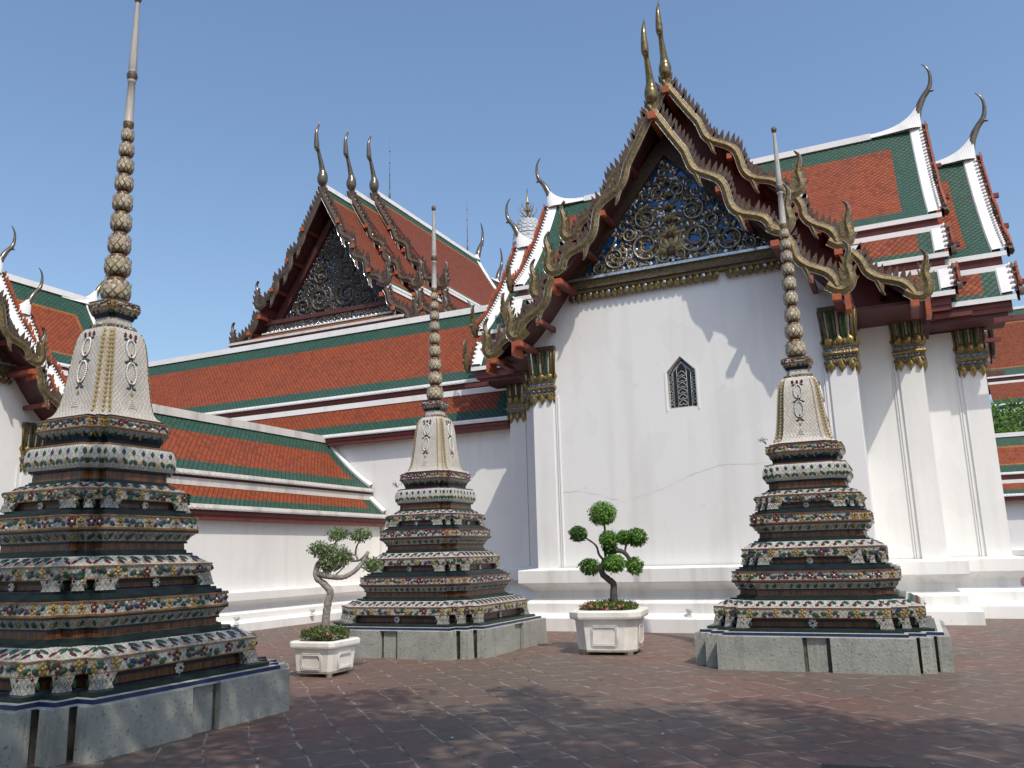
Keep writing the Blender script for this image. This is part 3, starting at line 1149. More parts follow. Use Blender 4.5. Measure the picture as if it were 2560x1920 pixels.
def bargeboard(name, parent, p0, p1, mapf, straight=.3, waves=2, amp=.12, wid=.24, gold="gold", fl=.29, fw_=.11, fsp=.135, d=.10, edge="mirror", sag=.16, spikes=True, flames=True, fgold=None):
    mb = MB()
    n = 64
    top, body = barge_path(p0, p1, straight, waves, amp, n, sag)
    cen = [(b[0] - b[2] * wid * .5, b[1] - b[3] * wid * .5) for b in body]
    ribbon(mb, cen, wid, mapf, 0, d, gold, edge, .015)
    # dark board behind, following the roof line
    pl = [(t_[0], t_[1] + .02) for t_ in top[::4]]
    lo = [(t_[0], t_[1] - wid * 1.1) for t_ in top[::4]]
    if pl[-1] != (top[-1][0], top[-1][1] + .02):
        pl.append((top[-1][0], top[-1][1] + .02))
        lo.append((top[-1][0], top[-1][1] - wid * 1.1))
    vs = [mapf(*p, d + .002) for p in pl] + [mapf(*p, d + .002) for p in lo] + [mapf(*p, d + .05) for p in pl] + [mapf(*p, d + .05) for p in lo]
    m_ = len(pl)
    fs = []
    for i in range(m_ - 1):
        fs += [(i, i + 1, m_ + i + 1, m_ + i), (2 * m_ + i, 3 * m_ + i, 3 * m_ + i + 1, 2 * m_ + i + 1), (i, 2 * m_ + i, 2 * m_ + i + 1, i + 1), (m_ + i, m_ + i + 1, 3 * m_ + i + 1, 3 * m_ + i)]
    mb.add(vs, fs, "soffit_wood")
    if spikes:                          # serpent tails hanging below the loops
        for w in range(waves):
            ph = (w + .36) / waves
            i = int((straight + (1 - straight) * ph) * n)
            c = cen[min(i, n)]
            pts = smooth_path([(c[0] - .02, c[1] + .02), (c[0] + wid * .25, c[1] - wid * .9), (c[0] + wid * .42, c[1] - wid * 1.7), (c[0] + wid * .75, c[1] - wid * 2.3)], 4)
            ribbon(mb, pts, [wid * .75 * (1 - .93 * (k / (len(pts) - 1)) ** 1.2) for k in range(len(pts))], mapf, .012, d * .9, gold, edge, .016)
    if flames:
        L_ = 0
        nxt = fsp * .9
        for i in range(1, n + 1):
            seg = math.hypot(top[i][0] - top[i - 1][0], top[i][1] - top[i - 1][1])
            L_ += seg
            if L_ >= nxt:
                nxt += fsp
                b = body[i]
                sg = 1 if p1[0] > p0[0] else -1
                flame(mb, b[0] + b[2] * .0, b[1] - .02, b[2] * .34, b[3] * .4 + .8, fl * (1.0 if i < n * .85 else .8), fw_, mapf, .02, d * .6, fgold or "flame_gilt")
    return mb.build(name, parent)


def naga(parent, p, mapf, s=1.0, gold="gold", d=.09, sg=1, name="naga_finial"):
    """upswept naga head with flame crest at the foot of a bargeboard; sg = outward direction of a"""
    mb = MB()
    path = [(-.16, .10), (.02, -.03), (.17, -.06), (.29, .02), (.335, .17), (.31, .34), (.29, .5), (.325, .68), (.36, .82), (.34, .95), (.25, 1.07)]
    wid = [.24, .25, .26, .255, .24, .21, .17, .13, .10, .065, .012]
    pw = smooth_path([(a * s * sg + p[0], z * s + p[1], w * s) for (a, z), w in zip(path, wid)], 5)
    ribbon(mb, [(q[0], q[1]) for q in pw], [q[2] for q in pw], mapf, 0, d, gold, "mirror", .014)
    for a, z, da, dz, h, w in ((.22, .14, -.35, 1, .34, .11), (.17, .02, -.6, 1, .26, .10), (.24, .36, -.5, 1, .26, .08), (.27, .56, -.6, 1, .22, .07), (.40, .30, .45, 1, .22, .08), (.36, .52, .5, 1, .2, .07), (.40, .10, .9, .8, .16, .08)):
        flame(mb, p[0] + a * s * sg, p[1] + z * s, da * sg, dz, h * s, w * s, mapf, .01, d * .7, gold)
    return mb.build(name, parent)


def chofa(parent, base, fwd, s=1.0, mat="finial_gold", name="chofa_finial", slim=1.0):
    """horn-like roof finial: bulb, beak and slender horn, leaning along fwd (horizontal unit)"""
    mb = MB()
    f = Vector(fwd)
    b = Vector(base)
    pts = [(-.02, -.10, .08), (0, .0, .14), (.0, .13, .16), (-.01, .26, .14), (.02, .40, .10), (.08, .58, .082), (.16, .78, .068), (.22, .92, .062), (.30, 1.0, .085), (.31, 1.1, .088), (.33, 1.3, .072), (.33, 1.5, .055), (.28, 1.68, .04), (.22, 1.80, .026), (.20, 1.92, .008)]
    pw = smooth_path(pts, 4)
    tube(mb, [b + f * q[0] * s + Vector((0, 0, q[1] * s)) for q in pw], [max(.004, q[2] * s * (slim if q[1] > .35 else 1)) for q in pw], mat, 10)
    bk = [(.24, .97, .05), (.33, .93, .03), (.40, .92, .008)]
    tube(mb, [b + f * q[0] * s + Vector((0, 0, q[1] * s)) for q in bk], [q[2] * s for q in bk], mat, 7)
    return mb.build(name, parent)


def swoosh(parent, base, fwd, s=1.0, mat="finial_dark", name="chofa_finial"):
    """slender horn growing straight out of a curled ridge end"""
    mb = MB()
    f = Vector(fwd)
    b = Vector(base)
    pts = [(-.10, -.55, .085), (-.05, -.2, .10), (.05, .05, .095), (.16, .24, .08), (.27, .38, .075), (.34, .54, .062), (.37, .74, .05), (.36, .94, .038), (.30, 1.10, .026), (.20, 1.22, .010)]
    pw = smooth_path(pts, 4)
    tube(mb, [b + f * q[0] * s + Vector((0, 0, q[1] * s)) for q in pw], [max(.004, q[2] * s) for q in pw], mat, 10)
    bk = [(.26, .40, .06), (.36, .34, .035), (.42, .33, .008)]
    tube(mb, [b + f * q[0] * s + Vector((0, 0, q[1] * s)) for q in bk], [q[2] * s for q in bk], mat, 7)
    return mb.build(name, parent)


def curl(mb, a_end, sg, yr, z, P, mat="white_mortar", s=1.0):
    """white mortar sweep at a ridge end, rising toward a_end"""
    pts = [(-1.5, 0, .10), (-1.0, .03, .12), (-.62, .12, .16), (-.32, .28, .2), (-.1, .5, .17), (0, .66, .10)]
    pw = smooth_path(pts, 4)
    n = len(pw)
    vs = []
    for a, h, w in pw:
        A = a_end + sg * a * s
        for dd, zz in ((-w * s, z - .12), (-.07 * s, z + h * s), (.07 * s, z + h * s), (w * s, z - .12)):
            vs.append(P(A, dd, zz))
    fs = []
    for i in range(n - 1):
        for k in range(3):
            fs.append((i * 4 + k, i * 4 + k + 1, i * 4 + 5 + k, i * 4 + 4 + k))
    fs += [(0, 1, 2, 3), ((n - 1) * 4 + 3, (n - 1) * 4 + 2, (n - 1) * 4 + 1, (n - 1) * 4)]
    mb.add(vs, fs, mat, None, False)


def offset_poly(pts, o):
    n = len(pts)
    out = []
    for i in range(n):
        a, b, c = Vector(pts[i - 1]), Vector(pts[i]), Vector(pts[(i + 1) % n])
        e0, e1 = (b - a).normalized(), (c - b).normalized()
        n0, n1 = Vector((e0.y, -e0.x)), Vector((e1.y, -e1.x))
        out.append((b.x + (n0.x + n1.x) * o if abs(n0.dot(n1)) < .5 else b.x + n0.x * o, b.y + (n0.y + n1.y) * o if abs(n0.dot(n1)) < .5 else b.y + n0.y * o))
    return out


BASE_PROF = [(.50, 0), (.50, .265), (.485, .275), (.30, .345), (.285, .355), (.27, .37), (.27, .565), (.25, .58), (.09, .675), (.07, .69), (.07, .80), (.10, .85), (.20, .93), (.27, .965), (.345, 1.0), (.35, 1.01), (.35, 1.275), (.335, 1.29), (.0, 1.325)]


def moulded_base(mb, outline, prof, mats=("base_plaster",), closed=True):
    n = len(outline)
    for (o0, z0), (o1, z1) in zip(prof, prof[1:]):
        a, b = offset_poly(outline, o0), offset_poly(outline, o1)
        vs = [(x, y, z0) for x, y in a] + [(x, y, z1) for x, y in b]
        mb.add(vs, [(i, (i + 1) % n, n + (i + 1) % n, n + i) for i in range(n)], "base_plaster")


def wall_prism(mb, outline, z0, z1, mat="white_plaster"):
    n = len(outline)
    vs = [(x, y, z0) for x, y in outline] + [(x, y, z1) for x, y in outline]
    mb.add(vs, [(i, (i + 1) % n, n + (i + 1) % n, n + i) for i in range(n)] + [tuple(range(n, 2 * n))], mat)


# ------------------------------------------------------------------ the chapel with the gabled porch
def capital(parent, cx, cy, z0, z1, w=.50):
    """gilded corner-pilaster capital: hanging leaves, belts, leaf crown and flared shaft with green and mirror strips"""
    mb = MB()
    H = z1 - z0
    h = w / 2
    def ring(o, z):
        return [(cx - h - o, cy - h - o, z), (cx + h + o, cy - h - o, z), (cx + h + o, cy + h + o, z), (cx - h - o, cy + h + o, z)]
    prof = [(.02, .22, "gold"), (.05, .225, "blue_inlay"), (.05, .265, "blue_inlay"), (.085, .268, "gold_bright"), (.10, .295, "gold_bright"), (.085, .325, "gold_bright"), (.055, .328, "blue_inlay"), (.055, .375, "blue_inlay"), (.07, .378, "gold"), (.075, .44, "gold"),
            (.03, .445, "gold"), (.04, .6, "gold"), (.06, .8, "gold"), (.09, .93, "gold"), (.105, .935, "gold_dark"), (.105, 1.0, "gold_dark")]
    for (o0, f0, _), (o1, f1, m) in zip(prof, prof[1:]):
        a, b = ring(o0, z0 + H * f0), ring(o1, z0 + H * f1)
        mb.add(a + b, [(i, (i + 1) % 4, 4 + (i + 1) % 4, 4 + i) for i in range(4)], m)
    mb.add(ring(.105, z1), [(0, 1, 2, 3)], "gold_dark")
    mb.add(ring(.02, z0 + H * .22), [(3, 2, 1, 0)], "gold_dark")
    for k in range(4):
        n = Vector((0, -1, 0))
        e = Vector((1, 0, 0))
        rot = Matrix.Rotation(k * PI / 2, 4, 'Z')
        C = Vector((cx, cy, 0))
        def q(x, o, f):
            return C + rot @ Vector((x, -h - o, 0)) + Vector((0, 0, z0 + H * f))
        nn, ee = rot @ n, rot @ e
        up_ = Vector((0, 0, 1))
        # inlaid strips
        for x, m, wd in ((-.19, "mirror", .035), (-.11, "green_glass", .05), (0, "mirror", .045), (.11, "green_glass", .05), (.19, "mirror", .035)):
            vs = [q(x - wd / 2, .044, .47), q(x + wd / 2, .044, .47), q(x * 1.2 + wd / 2, .098, .91), q(x * 1.2 - wd / 2, .098, .91)]
            mb.add([v + nn * .012 for v in vs], [(0, 1, 2, 3)], m)
        for x in (-.235, -.15, -.06, .06, .15, .235):
            tube(mb, [q(x, .05, .45), q(x * 1.12, .075, .75), q(x * 1.22, .10, .93)], .027, "gold", 5)
        # standing leaves
        for x in (-.2, 0, .2):
            petal(mb, q(x, .075, .40), (nn + up_ * .2).normalized(), up_, H * .16, .17, .06, "gold_bright", .2)
        for x in (-.1, .1):
            petal(mb, q(x, .078, .40), (nn + up_ * .2).normalized(), up_, H * .11, .12, .05, "gold", .2)
        # bead rows
        for f in (.245, .35, .955):
            for i in range(9):
                x = (i - 4) * .063
                dome(mb, q(x, .108 if f > .9 else .057, f), nn, .02, .02, "mirror" if i % 2 and f < .9 else "gold", 5)
        # hanging leaves
        for x in (-.2, 0, .2):
            petal(mb, q(x, .03, .235), (nn - up_ * .1).normalized(), -up_, H * .23, .17, .075, "gold_bright", .1)
            petal(mb, q(x - .03, .06, .22), (nn - up_ * .1).normalized(), (-up_ - ee * .5).normalized(), H * .10, .06, .03, "gold", .5)
            petal(mb, q(x + .03, .06, .22), (nn - up_ * .1).normalized(), (-up_ + ee * .5).normalized(), H * .10, .06, .03, "gold", .5)
        for x in (-.1, .1):
            petal(mb, q(x, .03, .235), (nn - up_ * .1).normalized(), -up_, H * .13, .12, .05, "gold", .3)
    return mb.build("capital", parent)


def spiral(mb, cx, cz, r, turns, sg, mapf, rad, mat, a0=0.0, rim=None):
    pts, n = [], int(18 * turns)
    for i in range(n + 1):
        f = i / n
        a = a0 + sg * 2 * PI * turns * f
        rr = r * (1 - .82 * f)
        pts.append(mapf(cx + rr * math.cos(a), cz + rr * math.sin(a), -.03 - .03 * math.sin(PI * f)))
    tube(mb, pts, [rad * (1 - .35 * i / n) for i in range(n + 1)], mat, 6)
    if rim:
        k = n // 2
        tube(mb, [p + mapf(0, 0, -rad * .75) - mapf(0, 0, 0) for p in pts[2:k]], rad * .3, rim, 4)
    for i in range(3, n - 2, 4):        # little leaves off the vine
        f = i / n
        a = a0 + sg * 2 * PI * turns * f
        rr = r * (1 - .82 * f)
        c = mapf(cx + rr * math.cos(a), cz + rr * math.sin(a), -.05)
        o = mapf(math.cos(a + sg * .6), math.sin(a + sg * .6), 0) - mapf(0, 0, 0)
        nn = mapf(0, 0, -1) - mapf(0, 0, 0)
        petal(mb, c, nn, o.normalized(), r * .38, r * .2, rad * .9, mat if i % 8 else "mirror", .3)


def pediment(parent, w0, z0, za, y, detail=True, gold="gold", blue="blue_glass", fig=True, rim="mirror"):
    """carved gable panel: blue glass ground, gilded scrolls and leaves"""
    m3 = lambda a, z, d: Vector((a, y + d, z))
    mb = MB()
    plate(mb, [(-w0, z0), (w0, z0), (0, za)], m3, 0, .05, blue)
    rr = random.Random(3)
    H = za - z0
    def inside(a, z, mrg):
        return z > z0 + mrg and abs(a) < w0 * (1 - (z - z0) / H) - mrg * 1.25
    rows = []
    sc_ = H / 3.2
    for sg in (1, -1):
        for a, z, r in ((.62, .62, .46), (1.42, .44, .36), (.58, 1.40, .34), (.24, 2.05, .2), (1.02, 1.02, .22), (1.85, .22, .2), (.2, .24, .2), (1.0, .16, .15)):
            rows.append((sg * a * w0 / 2.45, z0 + z * sc_, r * sc_, sg))
    for a, z, r, sg in rows:
        spiral(mb, a, z, r, 1.9, sg if z - z0 < 1.1 * sc_ else -sg, m3, .05 * sc_ * (r / .4 / sc_ * .5 + .55), gold, PI / 2 + sg * .6, rim)
    n = Vector((0, -1, 0))
    k = 0
    while k < 950:
        a, z = rr.uniform(-w0, w0), rr.uniform(z0, za)
        if not inside(a, z, .05):
            continue
        k += 1
        if any((a - q[0]) ** 2 + (z - q[1]) ** 2 < (q[2] * .5) ** 2 for q in rows) and rr.random() < .6:
            continue
        q = rr.uniform(0, 2 * PI)
        d = Vector((math.cos(q), 0, math.sin(q)))
        petal(mb, (a, y - .02, z), n, d, rr.uniform(.13, .25) * sc_, rr.uniform(.06, .11) * sc_, .06, rr.choice([gold, gold, gold, "gold_dark", rim, rim] if fig else [gold]), .3)
    if fig:                             # central leaf ornament
        for z, r, q in ((.35, .42, 7), (.8, .30, 7), (1.2, .24, 6), (1.55, .17, 6), (1.9, .14, 5), (2.3, .12, 5)):
            for i in range(q):
                an = PI * (i + .5) / q
                d = Vector((math.cos(an), 0, math.sin(an)))
                petal(mb, (0, y - .06, z0 + z * sc_), n, d, r * sc_ * 1.2, r * sc_ * .5, .08, gold if i % 2 else "gold_bright", .2)
            dome(mb, (0, y - .07, z0 + z * sc_), n, r * sc_ * .35, .1, "gold_dark", 8)
    x = -w0 + .12
    while x < w0 - .1:                  # cresting of small flames above the cornice
        petal(mb, (x, y - .05, z0), n, Vector((0, 0, 1)), .15 * sc_ + .03, .09, .03, rim if rr.random() < .3 else gold, .1)
        x += .13
    return mb.build("pediment_panel", parent)


def window(parent, cx, z0, zs, za, hw, y):
    mb = MB()
    mp = lambda a, z, d: Vector((cx + a, y + d, z))
    plate(mb, [(-hw, z0), (hw, z0), (hw, zs), (0, za), (-hw, zs)], mp, .22, .26, "dark_glass")
    o = mb.build("window", parent)
    g = MB()
    t = lambda pts, r=.011: tube(g, [mp(a, z, .07) for a, z in pts], r * .68, "iron_white", 5)
    t([(-hw + .01, z0 + .02), (hw - .01, z0 + .02)])
    t([(-hw + .01, z0), (-hw + .01, zs), (0, za - .02), (hw - .01, zs), (hw - .01, z0)], .008)
    for f in (.62, .34):
        w = hw * f
        zz = zs + (za - zs) * (1 - f) * .72
        t([(-w, z0), (-w, zz - .1), (0, zz + .16 * f), (w, zz - .1), (w, z0)])
    w = hw * .34
    n = 6
    for i in range(n):                  # hearts stacked up the middle
        zb = z0 + .06 + (zs - z0 - .05) * i / n
        hh = (zs - z0) / n
        t(smooth_path([(0, zb + hh * .95), (-w * .8, zb + hh * .45), (-w * .55, zb + hh * .08), (0, zb + hh * .32)], 4), .008)
        t(smooth_path([(0, zb + hh * .95), (w * .8, zb + hh * .45), (w * .55, zb + hh * .08), (0, zb + hh * .32)], 4), .008)
    for sg in (1, -1):
        for i in range(4):
            zb = z0 + .08 + (zs - z0) * i / 4
            hh = (zs - z0) / 4
            a, b = hw * .66 * sg, hw * .93 * sg
            t(smooth_path([(a, zb), (b, zb + hh * .25), (a + (b - a) * .5, zb + hh * .5), (a, zb + hh * .3), (a + (b - a) * .4, zb + hh * .2)], 4), .007)
            t(smooth_path([(b, zb + hh * .5), (a, zb + hh * .75), (a + (b - a) * .6, zb + hh * .9), (b, zb + hh * .75)], 4), .007)
        t(smooth_path([(hw * .6 * sg, zs + .02), (hw * .3 * sg, zs + .12), (0, za - .1)], 4), .008)
    g.build("window_grille", o)
    return o


def build_chapel():
    o = root("chapel", "x", "temple building")
    # ---- base and walls
    out = [(-3.55, 0), (3.55, 0), (3.55, 2.5), (4.85, 2.5), (4.85, 4.3), (6.2, 4.3), (6.2, 9.4), (-6.2, 9.4), (-6.2, 4.3), (-4.85, 4.3), (-4.85, 2.5), (-3.55, 2.5)]
    mb = MB()
    moulded_base(mb, out, BASE_PROF)
    mb.build("base", o)
    mb = MB()
    ins = offset_poly(out, -.04)
    n = len(ins)
    zt = [6.85] * n
    vs = [(x, y, 1.29) for x, y in ins] + [(x, y, 6.9) for x, y in ins]
    fs = [(i, (i + 1) % n, n + (i + 1) % n, n + i) for i in range(n) if i != 0]
    mb.add(vs, fs, "white_plaster")
    # front gable wall with the window opening left out
    hw, z0, zs, za, cx = .315, 4.69, 5.52, 5.85, .0
    yf = .04
    outer = [Vector((x, z, 0)) for x, z in ((-3.51, 1.29), (3.51, 1.29), (3.51, 6.55), (2.75, 7.6), (2.2, 8.2), (0, 11.1), (-2.2, 8.2), (-2.75, 7.6), (-3.51, 6.55))]
    hole = [Vector((cx + x, z, 0)) for x, z in ((-hw, z0), (-hw, zs), (0, za), (hw, zs), (hw, z0))]
    allp = outer + hole
    tri = tessellate_polygon([outer, hole])
    mb.add([(p.x, yf, p.y) for p in allp], [tuple(t) for t in tri], "white_plaster")
    m = len(hole)
    mb.add([(p.x, yf, p.y) for p in hole] + [(p.x, yf + .26, p.y) for p in hole], [(i, (i + 1) % m, m + (i + 1) % m, m + i) for i in range(m)], "white_plaster")
    for (x0, w_) in ((-hw - .05, .03), (hw + .02, .03)):
        box(mb, cx + x0, cx + x0 + w_, yf - .012, yf + .01, z0 - .05, zs + .02, "white_plaster")
    # corner pilasters and the slim double fillets beside them
    for x, y, zc in ((3.3, .25, 6.45), (4.6, 2.75, 6.9), (5.95, 4.55, 6.95)):
        for sg in (1, -1):
            cxp = sg * x
            box(mb, cxp - .25, cxp + .25, y - .25, y + .25, 1.31, zc - 1.1, "white_plaster")
            for q in (.33, .375):
                xx = cxp - sg * q
                box(mb, xx - .012, xx + .012, y - .235, y - .1, 1.31, zc - 1.2, "white_plaster")
    # hairline crack across the front wall
    rr = random.Random(11)
    pts = [(-3.1, 2.98), (-2.5, 3.02), (-1.9, 2.86), (-1.45, 2.72), (-.9, 2.86), (-.4, 3.02), (.1, 3.22), (.6, 3.36), (1.1, 3.38), (1.7, 3.36), (2.2, 3.45)]
    pl = []
    for (a, b), (c, d) in zip(pts, pts[1:]):
        for k in range(5):
            pl.append((a + (c - a) * k / 5, b + (d - b) * k / 5 + rr.uniform(-.018, .018)))
    vs = []
    for i, (x, z) in enumerate(pl):
        w_ = .0026 * (.3 + rr.random())
        vs += [(x, yf - .003, z - w_), (x, yf - .003, z + w_)]
    mb.add(vs, [(2 * i, 2 * i + 2, 2 * i + 3, 2 * i + 1) for i in range(len(pl) - 1)], "crack_grey")
    wall = mb.build("wall", o)
    window(o, cx, z0, zs, za, hw, yf)
    for x, y, a, b in ((3.3, .25, 5.06, 6.46), (4.6, 2.75, 5.42, 6.93), (5.95, 4.55, 5.45, 6.98)):
        capital(o, x, y, a, b)
        capital(o, -x, y, a, b)
    # ---- front gable
    pediment(o, 2.3, 7.98, 10.7, .0, True, "gilt_scroll")
    mb = MB()
    for y0, y1, za_, zb_, m_ in ((-.10, .06, 7.62, 7.70, "gold"), (-.16, .06, 7.70, 7.76, "gold_dark"), (-.12, .06, 7.76, 7.90, "gold"), (-.20, .06, 7.90, 7.96, "mirror"), (-.16, .06, 7.96, 7.99, "gold_dark")):
        box(mb, -2.5, 2.5, y0, y1, za_, zb_, m_)
    x = -2.45
    i = 0
    while x < 2.46:
        if not (1.0 < x < 1.22):
            petal(mb, (x, -.06, 7.64), Vector((0, -1, 0)), Vector((.1, 0, -1)).normalized(), .24, .17, .05, "gold", .3)
            petal(mb, (x + .03, -.09, 7.63), Vector((0, -1, 0)), Vector((.35, 0, -1)).normalized(), .12, .08, .03, "mirror" if i % 3 == 0 else "gold_bright", .3)
        x += .147
        i += 1
    mb.build("cornice", o)
    mb = MB()
    for sg in (1, -1):                  # gilded raking beams of the gable
        mp = lambda a, z, d: Vector((sg * a, d, z))
        plate(mb, [(0, 11.05), (0, 10.6), (2.2, 7.98), (2.62, 7.98)], mp, -.16, .03, "gold_dark")
    mb.build("raking_beam", o)
    YF, YR = -.98, .55
    roofm = MB()
    PR = lambda sg: (lambda a, d, z: (sg * d, a, z))
    for sg in (1, -1):
        for (d0, z0_, d1, z1_) in ((.02, 11.48, 2.57, 7.98), (2.57, 7.78, 3.64, 6.58)):
            roof_panel(roofm, prof_pts(d0, z0_, d1, z1_), YF + .12, 2.4, PR(sg), bt=.0 if d0 > 1 else .4, bb=.25, bl=.0, br=.0, thick=.12)
        strip(roofm, YF + .12, 2.4, 2.45, 2.55, 7.66, 7.90, PR(sg), "red_wood")
        strip(roofm, YF + .02, YF + .45, 2.53, 2.78, 7.70, 7.80, PR(sg), "white_mortar")
    roofm.build("porch_roof", o)
    rear = MB()
    for sg in (1, -1):
        for (d0, z0_, d1, z1_, y1_) in ((.02, 12.95, 2.72, 9.4, 6.8), (2.72, 9.2, 3.68, 8.0, 5.2), (3.68, 7.82, 5.1, 6.62, 4.4)):
            roof_panel(rear, prof_pts(d0, z0_, d1, z1_), YR + .12, y1_, PR(sg), bt=.0 if d0 > 1 else .4, bb=.25, bl=.0, br=.0, thick=.12)
        strip(rear, YR + .12, 5, 2.6, 2.7, 9.1, 9.38, PR(sg), "red_wood")
        strip(rear, YR + .12, 4.4, 3.55, 3.66, 7.75, 8.0, PR(sg), "red_wood")
        for d_, z_ in ((2.70, 9.18), (3.66, 7.80)):
            strip(rear, YR + .02, YR + .45, d_, d_ + .24, z_, z_ + .1, PR(sg), "white_mortar")
    # closing gable panel of the rear tier, above the porch roof
    mp = lambda a, z, d: Vector((a, d, z))
    plate(rear, [(-2.6, 9.3), (-3.6, 7.9), (-4.9, 6.72), (4.9, 6.72), (3.6, 7.9), (2.6, 9.3), (0, 12.75)], mp, YR + 1.0, YR + 1.06, "red_wood")
    # dark boarding under the wide lower eaves
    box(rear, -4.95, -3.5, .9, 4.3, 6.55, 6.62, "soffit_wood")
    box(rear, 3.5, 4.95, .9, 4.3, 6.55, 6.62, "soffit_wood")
    for sg in (1, -1):
        xs_ = sorted((sg * 3.6, sg * 4.95))
        box(rear, xs_[0], xs_[1], 2.36, 2.5, 6.62, 6.98, "red_wood")
        xs_ = sorted((sg * 4.8, sg * 6.35))
        box(rear, xs_[0], xs_[1], 4.12, 4.28, 6.62, 7.02, "red_wood")
    rear.build("nave_roof", o)
    # bargeboards, nagas, chofas, purlins
    for sg in (1, -1):
        fm = lambda a, z, d, sg=sg: Vector((sg * a, YF + d, z))
        rm = lambda a, z, d, sg=sg: Vector((sg * a, YR + d, z))
        bargeboard("bargeboard", o, (.0, 11.5), (2.38, 8.02), fm, .30, 2, .12, .18)
        bargeboard("bargeboard", o, (2.64, 7.84), (3.48, 6.66), fm, .1, 1, .10, .18, fl=.26)
        naga(o, (2.38, 8.0), fm, .88)
        naga(o, (3.38, 6.58), fm, .88)
        bargeboard("bargeboard", o, (.0, 12.97), (2.55, 9.42), rm, .30, 2, .12, .18)
        bargeboard("bargeboard", o, (2.8, 9.25), (3.5, 8.1), rm, .1, 1, .10, .18, fl=.26)
        bargeboard("bargeboard", o, (3.75, 7.85), (4.85, 6.72), rm, .15, 1, .10, .18, fl=.26)
        naga(o, (2.55, 9.4), rm, .88)
        naga(o, (3.42, 8.02), rm, .88)
        naga(o, (4.78, 6.66), rm, .88)
        def purlin(x0, y0, y1, z, w=.06, tip=.12):
            pm = MB()
            box(pm, x0 - w, x0 + w, y0 + tip, y1, z - .11, z, "red_wood")
            box(pm, x0 - w - .006, x0 + w + .006, y0, y0 + tip - .003, z - .116, z + .006, "orange_wood")
            pm.build("purlin", o)
        for a, z, big in ((.66, 10.32, 0), (1.3, 9.26, 0), (1.8, 8.5, 0), (2.36, 7.70, 1), (2.95, 6.98, 0), (3.4, 6.40, 1)):
            purlin(sg * a, YF - (.16 if big else -.03), .02, z - (0 if big else .07), .075 if big else .05, .16)
        for a, z, big in ((.7, 11.72, 0), (1.35, 10.7, 0), (1.9, 9.9, 0), (2.5, 9.1, 1), (3.1, 8.5, 0), (3.46, 7.82, 1), (4.2, 7.05, 0), (4.78, 6.48, 1)):
            purlin(sg * a, YR - (.16 if big else -.03), YR + 1.0, z - (0 if big else .07), .075 if big else .05, .16)
        for yy, a, z in ((YF, 2.58, 7.92), (YF, 3.58, 6.54), (YR, 2.72, 9.3), (YR, 3.66, 7.95), (YR, 5.02, 6.6)):
            x0 = sg * a
            pm = MB()
            box(pm, x0 - .05, x0 + .05, yy + .02, yy + .45, z - .42, z - .02, "orange_wood")
            pm.build("eave_block", o)
    for yy, z in ((YF, 11.2), (YR, 12.66)):
        ap = MB()
        box(ap, -.08, .08, yy - .10, yy + 1.0, z - .14, z + .03, "orange_wood")
        ap.build("ridge_purlin", o)
    chofa(o, (0, YF + .05, 11.60), (0, -1, 0), 1.0)
    chofa(o, (0, YR + .05, 13.07), (0, -1, 0), 1.0)
    # ---- transept roofs, ridge along x at y = yr
    yr = 6.85
    PF = lambda a, d, z: (a, yr - d, z)
    PB = lambda a, d, z: (a, yr + d, z)
    hi = MB()
    lo = MB()
    A1, A2 = 5.62, 6.82
    for P in (PF, PB):
        roof_panel(hi, prof_pts(.0, 13.2, 3.0, 9.5, 12), -A1, A1, P, bt=.74, bb=.5, bl=.74, br=.74)
        roof_panel(hi, prof_pts(3.08, 9.08, 3.42, 8.36, 4, .05), -A1 - .02, A1 + .02, P, bt=0, bb=.16, bl=.52, br=.52)
        roof_panel(hi, prof_pts(3.46, 7.94, 3.72, 7.34, 4, .05), -A1 - .04, A1 + .04, P, bt=0, bb=.14, bl=.52, br=.52)
        roof_panel(lo, prof_pts(.0, 11.95, 3.05, 8.28, 12), -A2, A2, P, bt=.74, bb=.5, bl=.66, br=.66)
        roof_panel(lo, prof_pts(3.15, 7.84, 3.55, 7.08, 4, .05), -A2 - .04, A2 + .04, P, bt=0, bb=.16, bl=.55, br=.55)
        for q, a1, d, z in ((hi, A1, 3.0, 9.5), (hi, A1, 3.42, 8.36), (hi, A1, 3.72, 7.34), (lo, A2, 3.05, 8.28), (lo, A2, 3.55, 7.08)):
            strip(q, -a1 - .1, a1 + .1, d - .06, d + .07, z - .10, z + .015, P, "white_mortar", .03)
        for q, a1, d0, z0_, z1_ in ((hi, A1, 2.86, 9.1, 9.44), (hi, A1, 3.28, 7.96, 8.3), (hi, A1, 3.56, 6.9, 7.26), (lo, A2, 2.9, 7.86, 8.2), (lo, A2, 3.40, 6.72, 7.0)):
            strip(q, -a1, a1, d0 - .1, d0 + .10, z0_, z1_, P, "red_wood")
            strip(q, -a1, a1, d0 - .1, d0 + .125, z0_ + .12, z0_ + .2, P, "red_wood")
        for q, a1, d, z in ((hi, A1, 3.06, 9.06), (hi, A1, 3.44, 7.92), (lo, A2, 3.13, 7.82)):
            strip(q, -a1 - .04, a1 + .04, d - .1, d + .05, z - .03, z + .10, P, "white_mortar", .0)
        strip(lo, -A2 + .1, A2 - .1, 2.3, 3.45, 6.62, 6.74, P, "soffit_wood")
    for q, a1, z in ((hi, A1, 13.2), (lo, A2, 11.95)):
        strip(q, -a1 + 1.2, a1 - 1.2, -.10, .10, z - .05, z + .13, PF, "white_mortar")
        for sg in (1, -1):
            curl(q, sg * (a1 + .12), sg, yr, z + .1, PF)
